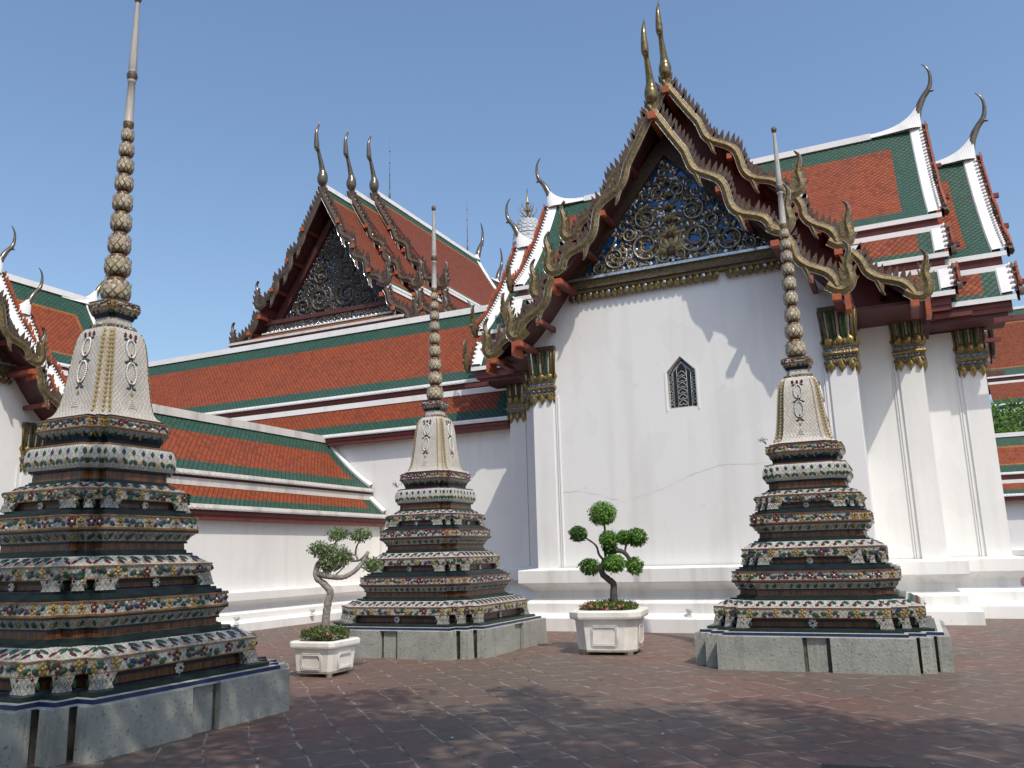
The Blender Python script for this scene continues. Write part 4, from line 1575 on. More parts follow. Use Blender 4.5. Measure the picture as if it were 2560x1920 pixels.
    # white verges down the slopes, with a beaded outer line
    for q, a1, segs in ((hi, A1, ((0, 13.2, 3.0, 9.5), (3.08, 9.08, 3.42, 8.36), (3.46, 7.94, 3.72, 7.34))), (lo, A2, ((0, 11.95, 3.05, 8.28), (3.15, 7.84, 3.55, 7.08)))):
        for P in (PF, PB):
            for d0, z0_, d1, z1_ in segs:
                pr = prof_pts(d0, z0_, d1, z1_, 10, .16 if d1 - d0 > 1 else .05)
                for sg in (1, -1):
                    for i in range(len(pr) - 1):
                        (da, za_), (db, zb_) = pr[i], pr[i + 1]
                        vs = []
                        for d, z in ((da, za_), (db, zb_)):
                            vs += [P(sg * (a1 - .20), d, z + .012), P(sg * (a1 - .17), d, z + .07), P(sg * (a1 + .10), d, z + .09), P(sg * (a1 + .12), d, z - .12)]
                        q.add(vs, [(0, 1, 5, 4), (1, 2, 6, 5), (2, 3, 7, 6)], "white_mortar")
                    L_ = math.hypot(d1 - d0, z1_ - z0_)
                    c_ = max(2, int(L_ / .15))
                    for i in range(c_):
                        t = (i + .5) / c_
                        k = min(len(pr) - 2, int(t * (len(pr) - 1)))
                        f = t * (len(pr) - 1) - k
                        d = pr[k][0] + (pr[k + 1][0] - pr[k][0]) * f
                        z = pr[k][1] + (pr[k + 1][1] - pr[k][1]) * f
                        c = Vector(P(sg * (a1 + .06), d, z + .085))
                        tube(q, [c, c + Vector((sg * .05, 0, .09))], [.035, .02], "white_mortar", 5)
    hi.build("upper_transept_roof", o)
    lo.build("lower_transept_roof", o)
    # transept end gables: thin wall panels, bargeboards edge-on, nagas and chofas
    for sg in (1, -1):
        eg = MB()
        plate(eg, [(-3.2, 6.8), (3.2, 6.8), (2.7, 7.7), (1.3, 9.2), (0, 11.4), (-1.3, 9.2), (-2.7, 7.7)], lambda a, z, d: Vector((sg * (A2 - .55 + d), yr + a, z)), 0, .05, "red_wood")
        eg.build("end_gable", o)
        eg = MB()
        plate(eg, [(-3.3, 7.2), (3.3, 7.2), (2.6, 8.9), (1.3, 10.5), (0, 12.6), (-1.3, 10.5), (-2.6, 8.9)], lambda a, z, d: Vector((sg * (A1 - .45 + d), yr + a, z)), 0, .05, "red_wood")
        eg.build("end_gable", o)
        for zz, a, aa in ((8.72, 2.9, A1), (7.7, 3.3, A1), (6.85, 3.5, A1), (7.55, 3.0, A2), (6.62, 3.4, A2), (10.35, 1.9, A1), (11.6, 1.0, A1), (9.35, 1.8, A2), (10.5, .95, A2)):
            for s2 in (1, -1):
                yy = yr + s2 * a
                x0, x1 = sg * (aa - .4), sg * (aa + .40)
                pm = MB()
                box(pm, min(x0, x1), max(x0, x1), yy - .06, yy + .06, zz - .11, zz, "red_wood")
                pm.build("purlin", o)
    for sg in (1, -1):
        for a1, segs, zr_ in ((A1, ((.0, 13.25, 3.06, 9.5), (3.1, 9.1, 3.5, 8.34), (3.5, 7.96, 3.8, 7.32)), 13.2), (A2, ((.0, 12.0, 3.12, 8.26), (3.18, 7.86, 3.62, 7.06)), 11.95)):
            for s2 in (1, -1):
                em = lambda a, z, d, sg=sg, s2=s2, a1=a1: Vector((sg * (a1 + .26 - d), yr - s2 * a, z))
                for d0, z0_, d1, z1_ in segs:
                    bargeboard("bargeboard", o, (d0, z0_ + .06), (d1, z1_ + .06), em, .3, 2 if d1 - d0 > 1 else 1, .07, .2, gold="gold_dark", fl=.2, fw_=.13, fsp=.19, spikes=False, edge=None, fgold="orange_edge")
                    if sg < 0:
                        naga(o, (d1 - .16, z1_ + .0), em, .8)
            swoosh(o, (sg * (a1 + .14), yr, zr_ + .72), (sg, 0, 0), 1.0)
    return o


chapA = build_chapel()
chapB = copy_tree(chapA)
chapA.location = (-4.17, 17.65, 0)
tag(chapA, "large white chapel with gilded gable and small barred window under red and green roofs")
for ch in list(chapB.children):          # this one has a single porch gable and lower side arms
    nm = ch.name.split('.')[0]
    co = ch.data.vertices
    ys = [v.co.y for v in co]
    xs = [v.co.x for v in co]
    if nm == "nave_roof" or (nm in ("bargeboard", "naga_finial", "purlin", "eave_block", "chofa_finial", "ridge_purlin") and min(ys) > .2 and max(ys) < 2.0):
        bpy.data.objects.remove(ch)
    elif nm in ("upper_transept_roof", "lower_transept_roof", "end_gable") or min(ys) > 2.6:
        ch.location = (.42, 0, -.28)
chapB.location = (-13.85, 7.42, 0)
chapB.rotation_euler = (0, 0, PI / 2)
chapB.scale = (.64,) * 3
tag(chapB, "smaller chapel with gold nagas at the left edge, half hidden by the nearest stupa")


# ------------------------------------------------------------------ galleries
def gallery(name, label, loc, rz, a0, a1, ridge, e1, t2t, e2, wall, wz, base=True, main="tile_orange", scale_base=1.0, end=True, mort="white_mortar", inner=None, bt=.72, bb=.62, wave=True, endb=.5, wallmat="white_plaster"):
    """long tiled gallery in its own frame: a along x, d toward -y; ridge=(d,z), e1=(d,z) upper eave, t2t/e2 lower tier, wall d"""
    o = root(name, label, "gallery building", loc, rz)
    P = lambda a, d, z: (a, -d, z)
    mb = MB()
    roof_panel(mb, prof_pts(*ridge, *e1, 12), a0, a1, P, main=main, bt=bt, bb=bb, bl=0, br=endb, inner=inner, iw=.12)
    roof_panel(mb, [(ridge[0], ridge[1]), (ridge[0] * 2 - e1[0], e1[1])], a0, a1, P, main=main, bt=bt, bb=bb, bl=0, br=0)
    roof_panel(mb, prof_pts(*t2t, *e2, 5, .06), a0, a1, P, main=main, bt=0, bb=bb * .62, bl=0, br=endb)
    for d, z in (e1, e2):
        strip(mb, a0, a1, d - .08, d + .05, z - .10, z + .02, P, mort, .03)
        if wave:
            scallop(mb, a0, a1, d + .052, z - .02, P, mort, .17, .10)
    strip(mb, a0, a1, ridge[0] - .11, ridge[0] + .11, ridge[1] - .06, ridge[1] + .16, P, mort)
    strip(mb, a0, a1, t2t[0] - .12, t2t[0] + .06, t2t[1] - .04, t2t[1] + .14, P, mort)
    mb.build("roof", o)
    mb = MB()
    for dd, z0, z1 in ((e1[0] - .10, t2t[1] + .08, e1[1] - .06), (e2[0] - .04, e2[1] - .36, e2[1] - .09)):
        strip(mb, a0, a1, dd - .2, dd, z0, z1, P, "red_wood")
        strip(mb, a0, a1, dd - .2, dd + .03, z0 + (z1 - z0) * .45, z0 + (z1 - z0) * .7, P, "red_wood")
    mb.build("fascia", o)
    mb = MB()
    back = 2 * ridge[0] - wall
    box(mb, a0, a1, -wall, -back, 0, wz, wallmat)
    mb.build("wall", o)
    if base:
        mb = MB()
        f = scale_base
        for (o0, z0), (o1, z1) in zip(BASE_PROF, BASE_PROF[1:]):
            vs = [P(a0, wall + o0 * f, z0 * f), P(a1, wall + o0 * f, z0 * f), P(a0, wall + o1 * f, z1 * f), P(a1, wall + o1 * f, z1 * f)]
            mb.add(vs, [(0, 1, 3, 2)], "base_plaster" if rz == 0 else "white_mortar")
        mb.build("base", o)
    return o


# big gallery running left from the chapel (front at y = 22.2)
gallery("gallery", "long white gallery with broad orange and green roof joining the chapel on its left", (0, 22.2, 0), 0, -34, -10.4,
        (-3.0, 10.2), (-.28, 7.12), (-.33, 6.66), (.33, 5.70), 0, 5.5)
# low cloister coming toward the viewer along the left (front faces +x)
g2 = gallery("gallery", "low cloister with sunlit white wall and weathered roof ridge, behind the wispy planter tree", (-15.1, 0, 0), PI / 2, 11.6, 22.15,
             (-2.1, 5.50), (-.30, 3.85), (-.38, 3.52), (.22, 3.0), 0, 2.95, scale_base=.72, mort="old_mortar", bt=.6, bb=.5)
# hall standing behind the small chapel, seen over its side arm
fh = gallery("gallery", "orange roofed hall with curled white ridge end, behind the small chapel at the left edge", (-25.4, 0, 0), PI / 2, 11.0, 21.1,
             (-2.6, 11.75), (-.2, 8.5), (-.15, 8.1), (.35, 7.55), 0, 7.2, inner="tile_yellow", bt=.9, bb=.6, endb=.9)
mb = MB()
curl(mb, 21.3, 1, 0, 11.75, lambda a, d, z: (a, 2.6 - d, z))
for (d0, z0), (d1, z1) in zip(prof_pts(-2.6, 11.75, -.2, 8.5, 10), prof_pts(-2.6, 11.75, -.2, 8.5, 10)[1:]):
    vs = []
    for d, z in ((d0, z0), (d1, z1)):
        vs += [(20.8, -d, z + .02), (20.82, -d, z + .1), (21.15, -d, z + .12), (21.16, -d, z - .1)]
    mb.add(vs, [(0, 1, 5, 4), (1, 2, 6, 5), (2, 3, 7, 6)], "white_mortar")
mb.build("verge", fh)
swoosh(fh, (21.35, 2.6, 12.4), (1, 0, 0), .95, "finial_gold")
# flashing where the cloister roof meets the gallery wall
for i, (pr) in enumerate((prof_pts(-2.1, 5.50, -.30, 3.85, 12), prof_pts(-.38, 3.52, .22, 3.0, 5, .06))):
    mb = MB()
    for (d0, z0), (d1, z1) in zip(pr, pr[1:]):
        vs = []
        for d, z in ((d0, z0), (d1, z1)):
            vs += [(22.02, -d, z + .01), (22.0, -d, z + .10), (22.16, -d, z + .16), (22.17, -d, z)]
        mb.add(vs, [(0, 1, 5, 4), (1, 2, 6, 5), (2, 3, 7, 6)], "white_mortar")
    mb.build("flashing", g2)
# far galleries seen past the right edge of the chapel
gallery("gallery", "distant white gallery with bright white ridge below the green tree, at the right edge", (0, 48.5, 0), 0, 1.0, 40,
        (-2.2, 7.2), (-.3, 5.15), (-.25, 4.62), (.5, 4.02), 0, 3.9, inner="tile_yellow")
gallery("gallery", "distant hall with broad dark red roof rising behind the green tree at right", (0, 70, 0), 0, 6.6, 60,
        (-5.0, 20.0), (-1.0, 14.0), (-.8, 13.4), (1.0, 11.6), 0, 11.0, main="tile_red_small", inner="tile_yellow", bt=1.3, bb=.9, wave=False)


# ------------------------------------------------------------------ the great hall behind, three stacked gables
def build_hall():
    o = root("temple_hall", "tall temple hall far behind with three stacked dark gables and horn finials", "temple building", (-32.0, 40, 0))
    PR = lambda sg: (lambda a, d, z: (sg * d, a, z))
    tiers = [(0, 0), (3.1, .95), (5.8, 1.95)]
    body = MB()
    box(body, -6.6, 6.6, 1.2, 22, 0, 15.0, "white_plaster")
    body.build("wall", o)
    for i, (y, dz) in enumerate(tiers):
        mb = MB()
        y1 = tiers[i + 1][0] + .3 if i < 2 else 22.0
        sp = .35 * i
        for sg in (1, -1):
            roof_panel(mb, prof_pts(.02, 25.45 + dz, 4.95 + sp, 18.15 + dz * .7, 12), y + .15, y1, PR(sg), main="tile_red_small", inner="tile_yellow", iw=.2, bt=.75, bb=.5, bl=0, br=.6 if i == 2 else 0, thick=.15)
            roof_panel(mb, prof_pts(5.0 + sp, 17.75 + dz * .7, 6.95 + sp * .6, 15.55 + dz * .45, 6, .1), y + .15, y1, PR(sg), main="tile_red_small", bt=0, bb=.35, bl=0, br=.5 if i == 2 else 0, thick=.15)
            strip(mb, y + .15, y1, 4.8 + sp, 4.98 + sp, 17.7 + dz * .7, 18.1 + dz * .7, PR(sg), "red_wood")
            strip(mb, y + .1, y1, 4.9 + sp, 5.02 + sp, 18.0 + dz * .7, 18.14 + dz * .7, PR(sg), "white_mortar")
            strip(mb, y + .1, y1, 4.95 + sp, 5.15 + sp, 17.68 + dz * .7, 17.86 + dz * .7, PR(sg), "white_mortar")
        strip(mb, y + .3, y1, -.14, .14, 25.38 + dz, 25.68 + dz, lambda a, d, z: (d, a, z), "white_mortar")
        if i == 2:
            curl(mb, y1 + .1, 1, 0, 25.6 + dz, lambda a, d, z: (d, a, z), s=1.3)
            for sg in (1, -1):
                pr = prof_pts(.02, 25.45 + dz, 4.95 + sp, 18.15 + dz * .7, 12)
                for (d0, z0), (d1, z1) in zip(pr, pr[1:]):
                    vs = []
                    for d, z in ((d0, z0), (d1, z1)):
                        vs += [(sg * d, y1 - .45, z + .02), (sg * d, y1 - .4, z + .12), (sg * d, y1 + .1, z + .14), (sg * d, y1 + .12, z - .1)]
                    mb.add(vs, [(0, 1, 5, 4), (1, 2, 6, 5), (2, 3, 7, 6)], "white_mortar")
        if i:                           # dark red closing panel
            plate(mb, [(-4.8 - sp, 18.0 + dz * .7), (-6.8, 15.6), (6.8, 15.6), (4.8 + sp, 18.0 + dz * .7), (0, 25.2 + dz)], lambda a, z, d: Vector((a, d, z)), y + .5, y + .6, "red_wood")
        mb.build("roof", o)
        for sg in (1, -1):
            fm = lambda a, z, d, sg=sg, y=y: Vector((sg * a, y + d, z))
            bargeboard("bargeboard", o, (.0, 25.5 + dz), (4.75 + sp, 18.2 + dz * .7), fm, .33, 3, .2, .40, gold="gold_dark", fl=.42, fw_=.22, fsp=.30, d=.16)
            bargeboard("bargeboard", o, (5.1 + sp, 17.8 + dz * .7), (6.7 + sp * .6, 15.7 + dz * .45), fm, .1, 1, .2, .38, gold="gold_dark", fl=.40, fw_=.22, fsp=.30, d=.16)
            naga(o, (4.65 + sp, 18.15 + dz * .7), fm, 1.6, gold="gold_dark", d=.16)
            naga(o, (6.6 + sp * .6, 15.6 + dz * .45), fm, 1.6, gold="gold_dark", d=.16)
            for a, z in ((1.4, 23.1), (2.6, 21.2), (3.8, 19.4), (4.75 + sp, 17.7), (5.6, 16.7), (6.6, 15.5)):
                zz = z + dz * .85
                pm = MB()
                box(pm, sg * a - .11, sg * a + .11, y - .05, y + 1.7, zz - .5, zz - .26, "red_wood")
                box(pm, sg * a - .12, sg * a + .12, y - .15, y - .053, zz - .51, zz - .25, "orange_wood")
                pm.build("purlin", o)
        chofa(o, (0, y + .1, 25.75 + dz), (0, -1, 0), 2.15, "finial_dark", slim=.9)
    swoosh(o, (0, 22.1, 28.45), (0, 1, 0), 2.3)
    swoosh(o, (0, 26.0, 27.4), (0, 1, 0), 2.3)
    m = MB()
    for sg in (1, -1):
        roof_panel(m, prof_pts(.02, 26.6, 5.2, 19.0, 10), 22.0, 26.0, PR(sg), main="tile_red_small", bt=.6, bb=.5, bl=0, br=.6)
        for k in range(24):
            t = (k + .5) / 24
            a = 5.2 * t
            z = 26.6 + (19.0 - 26.6) * (t + .32 * t * (1 - t)) + .05
            flame(m, sg * a, z, sg * .5, 1, .5, .22, lambda a_, z_, d: Vector((a_, 22.3 + d, z_)), 0, .08, "orange_edge")
    curl(m, 26.1, 1, 0, 26.6, lambda a, d, z: (d, a, z), s=1.2)
    m.build("rear_roof", o)
    # carved front
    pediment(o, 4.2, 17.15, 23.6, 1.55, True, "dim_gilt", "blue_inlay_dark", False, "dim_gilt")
    mb = MB()
    for sg in (1, -1):
        plate(mb, [(0, 24.2), (0, 23.5), (4.3, 17.1), (4.95, 17.1)], lambda a, z, d, sg=sg: Vector((sg * a, d, z)), 1.3, 1.6, "soffit_wood")
    box(mb, -4.9, 4.9, .7, 1.05, 16.95, 17.2, "soffit_wood")
    rr = random.Random(5)
    for k in range(420):                # mirror studs
        a = rr.uniform(-4.7, 4.7)
        z = rr.uniform(16.42, 16.95)
        dome(mb, (a, .88, z), Vector((0, -1, 0)), .035, .03, "mirror", 5)
    k = 0
    while k < 260:
        a, z = rr.uniform(-4, 4), rr.uniform(17.3, 23)
        if abs(a) < 4.1 * (1 - (z - 17.2) / 6.2):
            dome(mb, (a, 1.48, z), Vector((0, -1, 0)), .045, .04, "mirror", 5)
            k += 1
    box(mb, -4.9, 4.9, .9, 1.05, 16.38, 16.96, "gold_dark")
    box(mb, -5.1, 5.1, .6, 1.05, 16.30, 16.40, "old_mortar")
    for i in range(30):
        dome(mb, (-4.75 + i * .328, .75, 16.42), Vector((0, -1, .2)).normalized(), .13, .08, "mirror", 8)
    mb.build("pediment_frame", o)
    mb = MB()                           # small skirt roof below the gable
    roof_panel(mb, [(0, 16.3), (1.45, 15.55)], -6.6, 6.6, lambda a, d, z: (a * (1 - .18 * (1 - d / 1.45)), .75 - d, z), main="tile_orange", inner="tile_yellow", iw=.12, bt=.3, bb=.3, bl=.4, br=.4)
    strip(mb, -6.7, 6.7, 1.4, 1.55, 15.45, 15.6, lambda a, d, z: (a, .75 - d, z), "old_mortar")
    strip(mb, -6.6, 6.6, 1.2, 1.42, 14.6, 15.5, lambda a, d, z: (a, .75 - d, z), "red_wood")
    mb.build("skirt_roof", o)
    return o


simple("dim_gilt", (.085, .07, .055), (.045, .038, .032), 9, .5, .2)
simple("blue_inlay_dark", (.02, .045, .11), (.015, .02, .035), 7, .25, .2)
build_hall()


# lightning rods on the hall ridge
def rod(y, z, label):
    mb = MB()
    tube(mb, [(0, 0, -.15), (0, 0, 5.0)], [.035, .014], "lead_grey", 6)
    tube(mb, [(0, 0, 0), (0, 0, .7)], .07, "lead_grey", 6)
    for k in range(1, 5):
        tube(mb, [(0, 0, k * .95 - .05), (0, 0, k * .95 + .05)], .05, "lead_grey", 6)
    o = mb.build("lightning_rod")
    o.location = (-32.0, y, z)
    tag(o, label, "lightning rod", "lightning rods on the far hall roof")


rod(47.9, 27.75, "thin lightning rod on the far hall ridge close behind the three horn finials")
rod(60.0, 27.75, "thin lightning rod near the far end of the hall ridge, next to the white curl")

# white prang far behind
pr = root("prang_tower", "pale ribbed prang dome with gilded trident rising far behind the chapel roof", "tower", (-34.9, 80, 0))
pr.scale = (.85, .85, 1)
mb = MB()
lathe(mb, [(5.5, 0, "prang_white"), (5.0, 14, "prang_white"), (3.6, 26, "prang_white"), (2.4, 33.5, "prang_white"), (2.05, 35.6, "prang_white"), (2.2, 35.7, "prang_white"), (2.1, 36.2, "prang_white")], 24, False)
for i in range(5):
    z0 = 36.2 + i * .48
    r = 2.05 * math.sqrt(max(.05, 1 - (i / 5.2) ** 2))
    r2 = 2.05 * math.sqrt(max(.03, 1 - ((i + 1) / 5.2) ** 2))
    lathe(mb, [(r * .93, z0, "prang_white"), (r, z0 + .06, "prang_white"), (r * .97, z0 + .3, "prang_white"), (r2 * .93, z0 + .48, "prang_white")], 24, False)
    for k in range(16):
        a = 2 * PI * k / 16
        d = Vector((math.cos(a), math.sin(a), 0))
        petal(mb, d * r * .98 + Vector((0, 0, z0 + .04)), d, Vector((0, 0, 1)), .42, .42, .12, "prang_white", .8)
mb.build("dome", pr)
mb = MB()
tube(mb, [(0, 0, 38.4), (0, 0, 42.4)], [.16, .07], "gold_bright", 8)
for zz in (39.0, 39.7, 40.6):
    dome(mb, (0, 0, zz), Vector((0, 0, 1)), .26, .2, "gold_bright", 8)
for z0, q, h in ((38.9, 1.25, 1.2), (39.6, .85, 1.1)):
    for k in range(8):
        a = 2 * PI * k / 8 + .2
        c, s = math.cos(a), math.sin(a)
        pts = smooth_path([(0, 0, z0), (c * q * .45, s * q * .45, z0 + .15), (c * q * .9, s * q * .9, z0 + h * .45), (c * q, s * q, z0 + h)], 4)
        tube(mb, pts, [.09 * (1 - .8 * i / (len(pts) - 1)) for i in range(len(pts))], "gold_bright", 5)
mb.build("trident", pr)

# little gable tip seen over the far end of the gallery ridge
lg = root("gable_roof", "small roof peak with one dark horn just showing over the gallery ridge at left", "roof", (-34.0, 30.0, 0))
mb = MB()
box(mb, -2.5, 2.5, 0, 6, 0, 8.6, "white_plaster")
for sg in (1, -1):
    roof_panel(mb, prof_pts(.02, 11.5, 2.8, 8.4, 8), 0, 6, lambda a, d, z, sg=sg: (sg * d, a, z))
mb.build("roof", lg)
swoosh(lg, (0, .1, 11.5), (1, 0, 0), .5)


# ------------------------------------------------------------------ plants
def leaf_quads(mb, c, r, n, size, mat, rr, squash=1.0, shell=.45, droop=.3, mats=None):
    c = Vector(c)
    for _ in range(n):
        while True:
            v = Vector((rr.uniform(-1, 1), rr.uniform(-1, 1), rr.uniform(-1, 1)))
            l = v.length
            if .05 < l <= 1:
                break
        v = v / l * (shell + (1 - shell) * rr.random() ** .6)
        if rr.random() < .06:
            v = v * rr.uniform(1.08, 1.22)
        p = c + Vector((v.x * r, v.y * r, v.z * r * squash))
        nrm = (v.normalized() + Vector((rr.uniform(-.6, .6), rr.uniform(-.6, .6), rr.uniform(-.2, .8)))).normalized()
        t = nrm.cross(Vector((rr.uniform(-1, 1), rr.uniform(-1, 1), rr.uniform(-1, 1))))
        if t.length < .05:
            continue
        t.normalize()
        t = (t + Vector((0, 0, -droop)) + v * .3).normalized()
        s = nrm.cross(t).normalized()
        l, w = size * rr.uniform(.7, 1.3), size * rr.uniform(.35, .55)
        m = rr.choice(mats) if mats else mat
        mb.add([p, p + t * l * .5 + s * w * .5, p + t * l, p + t * l * .5 - s * w * .5], [(0, 1, 2, 3)], m)


def planter(name, label, loc, rz, R_, H, sq, feet_=True):
    """eight-sided stone planter: long sides with raised panels, short chamfers, thick rim"""
    o = root(name, label, "planter", loc, rz, "stone planters in the courtyard")
    def octo(r, ch):
        c = r - ch
        return [(r, -c), (r, c), (c, r), (-c, r), (-r, c), (-r, -c), (-c, -r), (c, -r)]
    ch = R_ * sq
    mb = MB()
    prof = [(.92, .06), (.90, .09), (1.0, .72 * H), (1.0, .76 * H), (1.04, .80 * H)]
    prof = [(.93, .05), (.93, .08), (.97, H * .5), (1.0, H * .77), (1.06, H * .80)]
    for (f0, z0), (f1, z1) in zip(prof, prof[1:]):
        a, b = octo(R_ * f0, ch), octo(R_ * f1, ch)
        mb.add([(x, y, z0) for x, y in a] + [(x, y, z1) for x, y in b], [(i, (i + 1) % 8, 8 + (i + 1) % 8, 8 + i) for i in range(8)], "planter_stain" if z1 < .1 else "planter_stone")
    mb.add([(x, y, .05) for x, y in octo(R_ * .93, ch)], [tuple(range(7, -1, -1))], "planter_stain")
    for k in range(4):                  # feet at the chamfers
        a = PI / 4 + k * PI / 2
        q = R_ * (1.28 - sq * .55) * .88
        cx, cy = q * math.cos(a), q * math.sin(a)
        tube(mb, [(cx, cy, 0), (cx, cy, .06)], [R_ * .13, R_ * .17], "planter_stain", 8, True, False)
    mb.build("pot", o)
    for k in range(4):
        pan = MB()
        rot = Matrix.Rotation(k * PI / 2, 4, 'Z')
        pan.M = rot
        w = R_ * (1 - sq) * .62
        z0, z1 = H * .22, H * .66
        y = -R_ * .968
        tl = -.02
        for ins, dep in ((0, .016), (.022, .012)):
            ww = w - ins
            za, zb = z0 + ins, z1 - ins
            c = .03
            loop = [(-ww + c, za), (ww - c, za), (ww, za + c), (ww, zb - c), (ww - c, zb), (-ww + c, zb), (-ww, zb - c), (-ww, za + c), (-ww + c, za)]
            tube(pan, [(x, y - dep * .4 + tl * (z - z0) / (z1 - z0), z) for x, z in loop], .0055, "planter_stone", 5)
        pan.build("panel_moulding", o)
    mb = MB()
    rim = [(1.06, H * .80), (1.13, H * .815), (1.15, H * .86), (1.15, H * .96), (1.10, H * 1.0), (.92, H * 1.0), (.90, H * .93)]
    for (f0, z0), (f1, z1) in zip(rim, rim[1:]):
        a, b = octo(R_ * f0, ch * 1.05), octo(R_ * f1, ch * 1.05)
        mb.add([(x, y, z0) for x, y in a] + [(x, y, z1) for x, y in b], [(i, (i + 1) % 8, 8 + (i + 1) % 8, 8 + i) for i in range(8)], "planter_stone")
    mb.build("rim", o)
    mb = MB()
    mb.add([(x, y, H * .93) for x, y in octo(R_ * .91, ch)], [tuple(range(8))], "soil")
    mb.build("soil", o)
    return o


P1 = (-7.90, 10.2)
P2 = (-4.72, 13.72)
planter("planter", "square white stone planter with plain chamfered corners, beside the nearest stupa", (P1[0], P1[1], 0), math.radians(3), .335, .49, .16)
planter("planter", "stained white stone planter holding pink flowers and the rounded topiary tree, before the gabled wall", (P2[0], P2[1], 0), math.radians(8), .52, .70, .34)


def branch(mb, pts, r0, r1, mat):
    pw = smooth_path([tuple(p) for p in pts], 6)
    rr = random.Random(len(pts) * 13)
    n = len(pw)
    tube(mb, pw, [(r0 + (r1 - r0) * i / (n - 1)) * rr.uniform(.9, 1.12) for i in range(n)], mat, 9)


# wispy topiary in the near planter (local frame: x right, z up)
tr = root("topiary_tree", "wispy grey-green topiary with crooked pale trunk and flat leaf pads, in the square planter", "tree", (P1[0], P1[1], 0), math.radians(25), "topiary trees in planters")
bx = lambda x, z, y=0: (x, y, z)
mb = MB()
branch(mb, [bx(.0, .42), bx(.0, .75), bx(.03, 1.02), bx(.06, 1.16), bx(-.03, 1.27), bx(-.15, 1.38), bx(-.15, 1.52, .03), bx(-.09, 1.64, .05), bx(-.06, 1.75, .08)], .062, .035, "bark_grey")
branch(mb, [bx(-.14, 1.43), bx(.0, 1.395, -.04), bx(.16, 1.37, -.06), bx(.30, 1.38, -.06), bx(.44, 1.46, -.06), bx(.54, 1.58, -.04), bx(.62, 1.73, 0)], .045, .026, "bark_grey")
branch(mb, [bx(.58, 1.68), bx(.50, 1.62, .05), bx(.38, 1.60, .08), bx(.28, 1.64, .1)], .022, .014, "bark_grey")
branch(mb, [bx(.46, 1.61, .05), bx(.42, 1.70, .06), bx(.43, 1.80, .06), bx(.47, 1.88, .05)], .016, .012, "bark_grey")
branch(mb, [bx(.50, 1.54, -.04), bx(.57, 1.48, -.02), bx(.63, 1.43, .05)], .015, .01, "bark_grey")
branch(mb, [bx(-.05, 1.68, .08), bx(.06, 1.78, .06), bx(.13, 1.90, .04)], .022, .012, "bark_grey")
for q in range(16):
    rr = random.Random(q)
    a = rr.uniform(-.12, .28)
    branch(mb, [bx(a * .5, 1.42 + rr.uniform(-.02, .05)), bx(a, 1.55, rr.uniform(-.1, .1)), bx(a + rr.uniform(-.1, .1), 1.70, rr.uniform(-.15, .15))], .011, .006, "bark_grey")
mb.build("trunk", tr)
mb = MB()
rr = random.Random(21)
for c, r, n, sq in ((bx(-.10, 1.79), .19, 560, .62), (bx(.14, 1.68, .02), .215, 900, .85), (bx(.02, 1.58, -.03), .15, 330, .8), (bx(.15, 2.0, .04), .165, 520, .62), (bx(.50, 1.98, .05), .165, 520, .62), (bx(.67, 1.55, .06), .15, 480, .68), (bx(.30, 1.66, .0), .12, 220, .8)):
    leaf_quads(mb, c, r, n, .05, "leaf_olive", rr, sq, .3, .1, ["leaf_olive", "leaf_olive", "leaf_deep"])
mb.build("crown", tr)

tr2 = root("topiary_tree", "rounded bright green topiary with eight leaf balls on a dark crooked trunk, among pink flowers", "tree", (P2[0], P2[1], 0), math.radians(18), "topiary trees in planters")
mb = MB()
branch(mb, [bx(.08, .62), bx(.085, .95), bx(.09, 1.10), bx(.0, 1.19, -.02), bx(-.09, 1.28), bx(-.08, 1.42, .02), bx(.0, 1.52, .03)], .06, .045, "bark_dark")
branch(mb, [bx(-.02, 1.45), bx(.08, 1.60, .02), bx(.20, 1.655), bx(.31, 1.61), bx(.38, 1.50), bx(.36, 1.40, -.02)], .045, .03, "bark_dark")
branch(mb, [bx(-.05, 1.50), bx(-.13, 1.60), bx(-.17, 1.74), bx(-.28, 1.84), bx(-.42, 1.92)], .022, .013, "bark_dark")
branch(mb, [bx(.31, 1.62), bx(.34, 1.74), bx(.42, 1.82)], .02, .013, "bark_dark")
branch(mb, [bx(.05, 1.58, .02), bx(.12, 1.66, .02), bx(.11, 1.78, .02), bx(.04, 1.85)], .016, .011, "bark_dark")
branch(mb, [bx(-.02, 1.52, .05), bx(-.03, 1.8, .08), bx(-.01, 2.05, .05), bx(-.05, 2.2, .02)], .024, .015, "bark_dark")
branch(mb, [bx(-.07, 1.32), bx(-.2, 1.36), bx(-.32, 1.4)], .025, .015, "bark_dark")
mb.build("trunk", tr2)
mb = MB()
rr = random.Random(22)
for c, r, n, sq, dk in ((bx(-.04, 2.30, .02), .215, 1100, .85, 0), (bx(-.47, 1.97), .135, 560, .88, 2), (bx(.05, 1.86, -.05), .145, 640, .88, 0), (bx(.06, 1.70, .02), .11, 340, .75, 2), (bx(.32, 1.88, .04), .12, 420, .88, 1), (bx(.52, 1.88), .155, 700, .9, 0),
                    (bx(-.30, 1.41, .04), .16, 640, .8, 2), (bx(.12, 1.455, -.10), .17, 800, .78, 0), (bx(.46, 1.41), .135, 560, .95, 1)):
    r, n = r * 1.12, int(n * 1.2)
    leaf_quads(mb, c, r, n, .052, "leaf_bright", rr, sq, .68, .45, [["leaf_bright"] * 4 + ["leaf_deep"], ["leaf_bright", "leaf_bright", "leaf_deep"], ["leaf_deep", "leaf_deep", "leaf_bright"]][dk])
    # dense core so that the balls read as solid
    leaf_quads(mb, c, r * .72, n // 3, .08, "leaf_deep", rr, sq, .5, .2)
mb.build("crown", tr2)


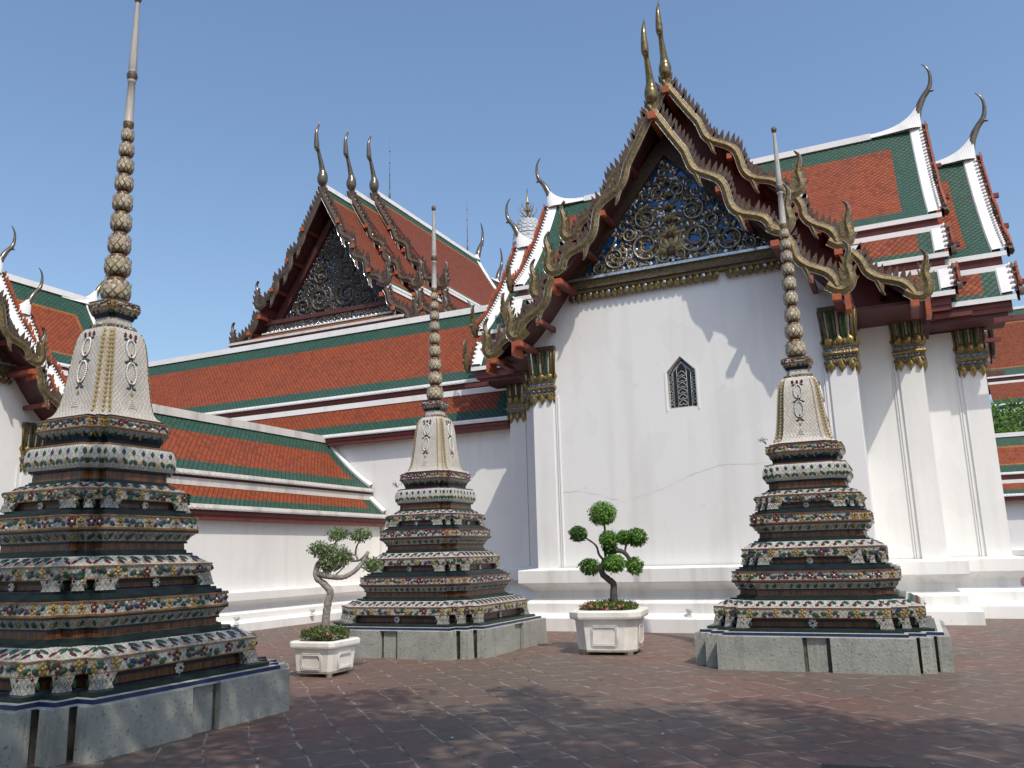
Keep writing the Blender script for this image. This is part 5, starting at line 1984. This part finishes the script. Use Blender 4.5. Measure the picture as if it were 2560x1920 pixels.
def shrub(label, loc, r, h, z0, n, leaf, flowers, seed):
    o = root("flower_shrub", label, "shrub", (loc[0], loc[1], 0), 0, "low shrubs filling the planters")
    rr = random.Random(seed)
    mb = MB()
    for _ in range(n):
        a, q = rr.uniform(0, 2 * PI), math.sqrt(rr.random())
        x, y = math.cos(a), math.sin(a)
        k = (abs(x) ** 4 + abs(y) ** 4) ** -.25
        top = h * (1 - .35 * q ** 3) * rr.uniform(.75, 1.08)
        zz = z0 + top * rr.random() ** .35
        p = Vector((x * k * q * r, y * k * q * r, zz))
        nrm = Vector((rr.uniform(-1, 1), rr.uniform(-1, 1), rr.uniform(.1, 1))).normalized()
        t = nrm.cross(Vector((rr.uniform(-1, 1), rr.uniform(-1, 1), .3))).normalized()
        t = (t + Vector((0, 0, .25))).normalized()
        s = nrm.cross(t).normalized()
        l = .042 * rr.uniform(.7, 1.3)
        mb.add([p, p + t * l * .5 + s * l * .28, p + t * l, p + t * l * .5 - s * l * .28], [(0, 1, 2, 3)], rr.choice(leaf))
    mb.build("foliage", o)
    if flowers:
        mb = MB()
        for _ in range(flowers):
            a, q = rr.uniform(0, 2 * PI), math.sqrt(rr.uniform(.05, 1))
            x, y = math.cos(a), math.sin(a)
            k = (abs(x) ** 4 + abs(y) ** 4) ** -.25
            c = Vector((x * k * q * r * 1.01, y * k * q * r * 1.01, z0 + h * (1 - .3 * q ** 3) * rr.uniform(.45, 1.08)))
            n_ = Vector((x * q, y * q, .6)).normalized()
            for i in range(9):
                d = Vector((rr.uniform(-1, 1), rr.uniform(-1, 1), rr.uniform(-1, 1))).normalized()
                petal(mb, c + d * .012, (d + n_).normalized(), (n_.cross(d)).normalized(), .022, .018, .004, "petal_pink", 1)
        mb.build("flowers", o)
    return o


shrub("olive and reddish clipped shrub at the foot of the wispy tree, in the square planter", P1, .30, .23, .45, 2400, ["leaf_shrub", "leaf_shrub", "leaf_olive", "leaf_deep"], 4, 31)
shrub("dark leafed bush dotted with pink flowers at the foot of the rounded topiary", P2, .44, .19, .64, 2400, ["leaf_deep", "leaf_deep", "leaf_shrub", "leaf_bright"], 75, 32)


# weeds rooted high on two stupas
def weed(label, loc, seed):
    rr = random.Random(seed)
    mb = MB()
    for k in range(6):
        d = Vector((rr.uniform(-1, .3), rr.uniform(-.6, .2), rr.uniform(.3, 1))).normalized()
        l = rr.uniform(.08, .17)
        tube(mb, [(0, 0, 0), tuple(d * l * .5 + Vector((0, 0, .01))), tuple(d * l)], [.006, .004, .002], "bark_dark", 4)
        leaf_quads(mb, d * l, .035, 6, .03, "leaf_deep", rr)
    o = mb.build("weed")
    o.location = loc
    tag(o, label, "weed")


weed("tiny weed sprouting from the ledge below the bell of the stupa by the gabled wall", (-1.86, 13.2, 3.2), 1)
weed("tiny weed sprouting from the shaded ledge of the maroon trimmed stupa", (-8.62, 13.2, 2.93), 2)


# distant tree at the right, and the courtyard tree whose crown shades the foreground
def big_tree(label, loc, clumps, trunk, leaf, size, n, seed, mats=None, shell=.25):
    o = root("tree", label, "tree", loc)
    rr = random.Random(seed)
    mb = MB()
    for pts, a, b in trunk:
        branch(mb, pts, a, b, "bark_dark")
    mb.build("trunk", o)
    mb = MB()
    for c, r in clumps:
        k = max(4, int(n * r * r))
        leaf_quads(mb, c, r, k, size, leaf, rr, .75, shell, .25, mats)
    mb.build("crown", o)
    return o


rr = random.Random(9)
cl = [((rr.uniform(-4.5, 4.5), rr.uniform(-2.5, 2.5), rr.uniform(5.2, 10.0)), rr.uniform(.7, 1.5)) for _ in range(60)]
big_tree("leafy green tree between the two distant galleries at the right edge", (9.4, 58, 0), cl,
         [([(0, 0, 0), (.1, 0, 2.5), (-.1, .1, 5), (0, 0, 7.5)], .35, .12), ([(0, 0, 4), (1.2, .2, 5.6), (2.4, .3, 7.4)], .16, .05), ([(0, 0, 4.2), (-1.2, -.2, 5.8), (-2.5, -.3, 7.2)], .16, .05)], "leaf_tree", .34, 150, 9, ["leaf_tree", "leaf_tree", "leaf_bright"])

cl = []
rr = random.Random(15)
k = 0
while k < 520:
    x, y = rr.uniform(-7.5, 7.5), rr.uniform(-8, 6.6)
    lim = (6.0 - max(0, x - 1) * .12) if x > -.2 else 6.0 + (x + .2) * .5
    if y > lim or (x < -4.6 and y > 2.2 - (x + 4.6) * .2):
        continue
    edge = min(lim - y, 2.0) / 2.0
    if rr.random() > .55 + .45 * edge:
        continue
    cl.append(((x - 3.5, y + 2.5, rr.uniform(7.3, 9.6)), rr.uniform(.4, .95) * (.5 + .5 * edge)))
    k += 1
big_tree("broad leafy tree standing behind the viewer, its crown shading the foreground paving", (3.5, -2.5, 0), cl,
         [([(0, 0, 0), (.1, .1, 2.5), (-.1, .2, 5), (-.3, .6, 7.6)], .34, .14), ([(0, .1, 4.2), (-1.8, 2.0, 6.4), (-3.6, 4.4, 8.0)], .16, .05), ([(0, .1, 4.6), (1.2, 3.0, 6.8), (1.8, 6.0, 8.2)], .16, .05), ([(0, 0, 4.4), (-2.6, .6, 6.8), (-6, 1.4, 8.2)], .16, .05), ([(0, 0, 4.0), (1.5, -1.5, 6.2), (2.8, -3, 8.2)], .16, .05)],
         "leaf_tree", .24, 230, 16, None, .1)


# ------------------------------------------------------------------ small fittings
def fitting(label, loc, rz):
    o = root("ledge_light", label, "lamp fitting", loc, rz, "small white fittings along the wall ledges")
    mb = MB()
    box(mb, -.05, .05, -.04, .04, 0, .05, "white_mortar")
    tube(mb, [(-.03, 0, .04), (-.03, -.01, .12), (0, -.02, .15)], .018, "white_mortar", 6)
    mb.build("bracket", o)
    mb = MB()
    lathe(mb, [(.015, .08, "white_mortar"), (.05, .10, "white_mortar"), (.075, .15, "white_mortar"), (.08, .17, "iron_white"), (.05, .165, "lead_grey"), (.0, .16, "lead_grey")], 12)
    mb.build("shade", o)


fitting("small white fitting on the cloister ledge, beside the nearest stupa", (-14.70, 15.6, .19), PI / 2)
fitting("small white fitting on the cloister ledge, right behind the wispy tree's trunk", (-14.70, 18.4, .19), PI / 2)
fitting("small white fitting on the base ledge of the gabled wall", (-4.22, 17.26, .29), 0)

mb = MB()
box(mb, -.75, 1.1, -.5, .0, 0, .014, "drain_iron")
for k in range(12):
    box(mb, -.7 + k * .15, -.62 + k * .15, -.46, -.05, .012, .02, "drain_iron")
o = mb.build("drain_cover")
o.location = (-.05, 7.09, .002)
o.rotation_euler = (0, 0, .13)
tag(o, "dark iron drain cover let into the paving at the bottom edge", "drain cover")


# dry leaves and flecks lying about on the paving
rr = random.Random(77)
mb = MB()
for _ in range(150):
    x, y = rr.uniform(-9, 4), rr.uniform(5.2, 16)
    if abs(x + 1.34) < 1.8 and abs(y - 13.72) < 1.8 or abs(x + 8.08) < 1.8 and (abs(y - 13.72) < 1.8 or abs(y - 6.4) < 1.8):
        continue
    a, l = rr.uniform(0, 6.28), rr.uniform(.015, .05)
    d, e = Vector((math.cos(a), math.sin(a), 0)), Vector((-math.sin(a), math.cos(a), 0))
    c = Vector((x, y, .006))
    mb.add([c - d * l, c + e * l * .45 + Vector((0, 0, rr.uniform(.002, .012))), c + d * l + Vector((0, 0, .004)), c - e * l * .45 + Vector((0, 0, rr.uniform(.0, .01)))], [(0, 1, 2, 3)], rr.choice(["dry_leaf", "dry_leaf", "dry_leaf", "cream_glaze"]))
o = mb.build("fallen_leaves")
tag(o, "small dry leaves scattered over the courtyard paving", "leaves", None, "stuff")
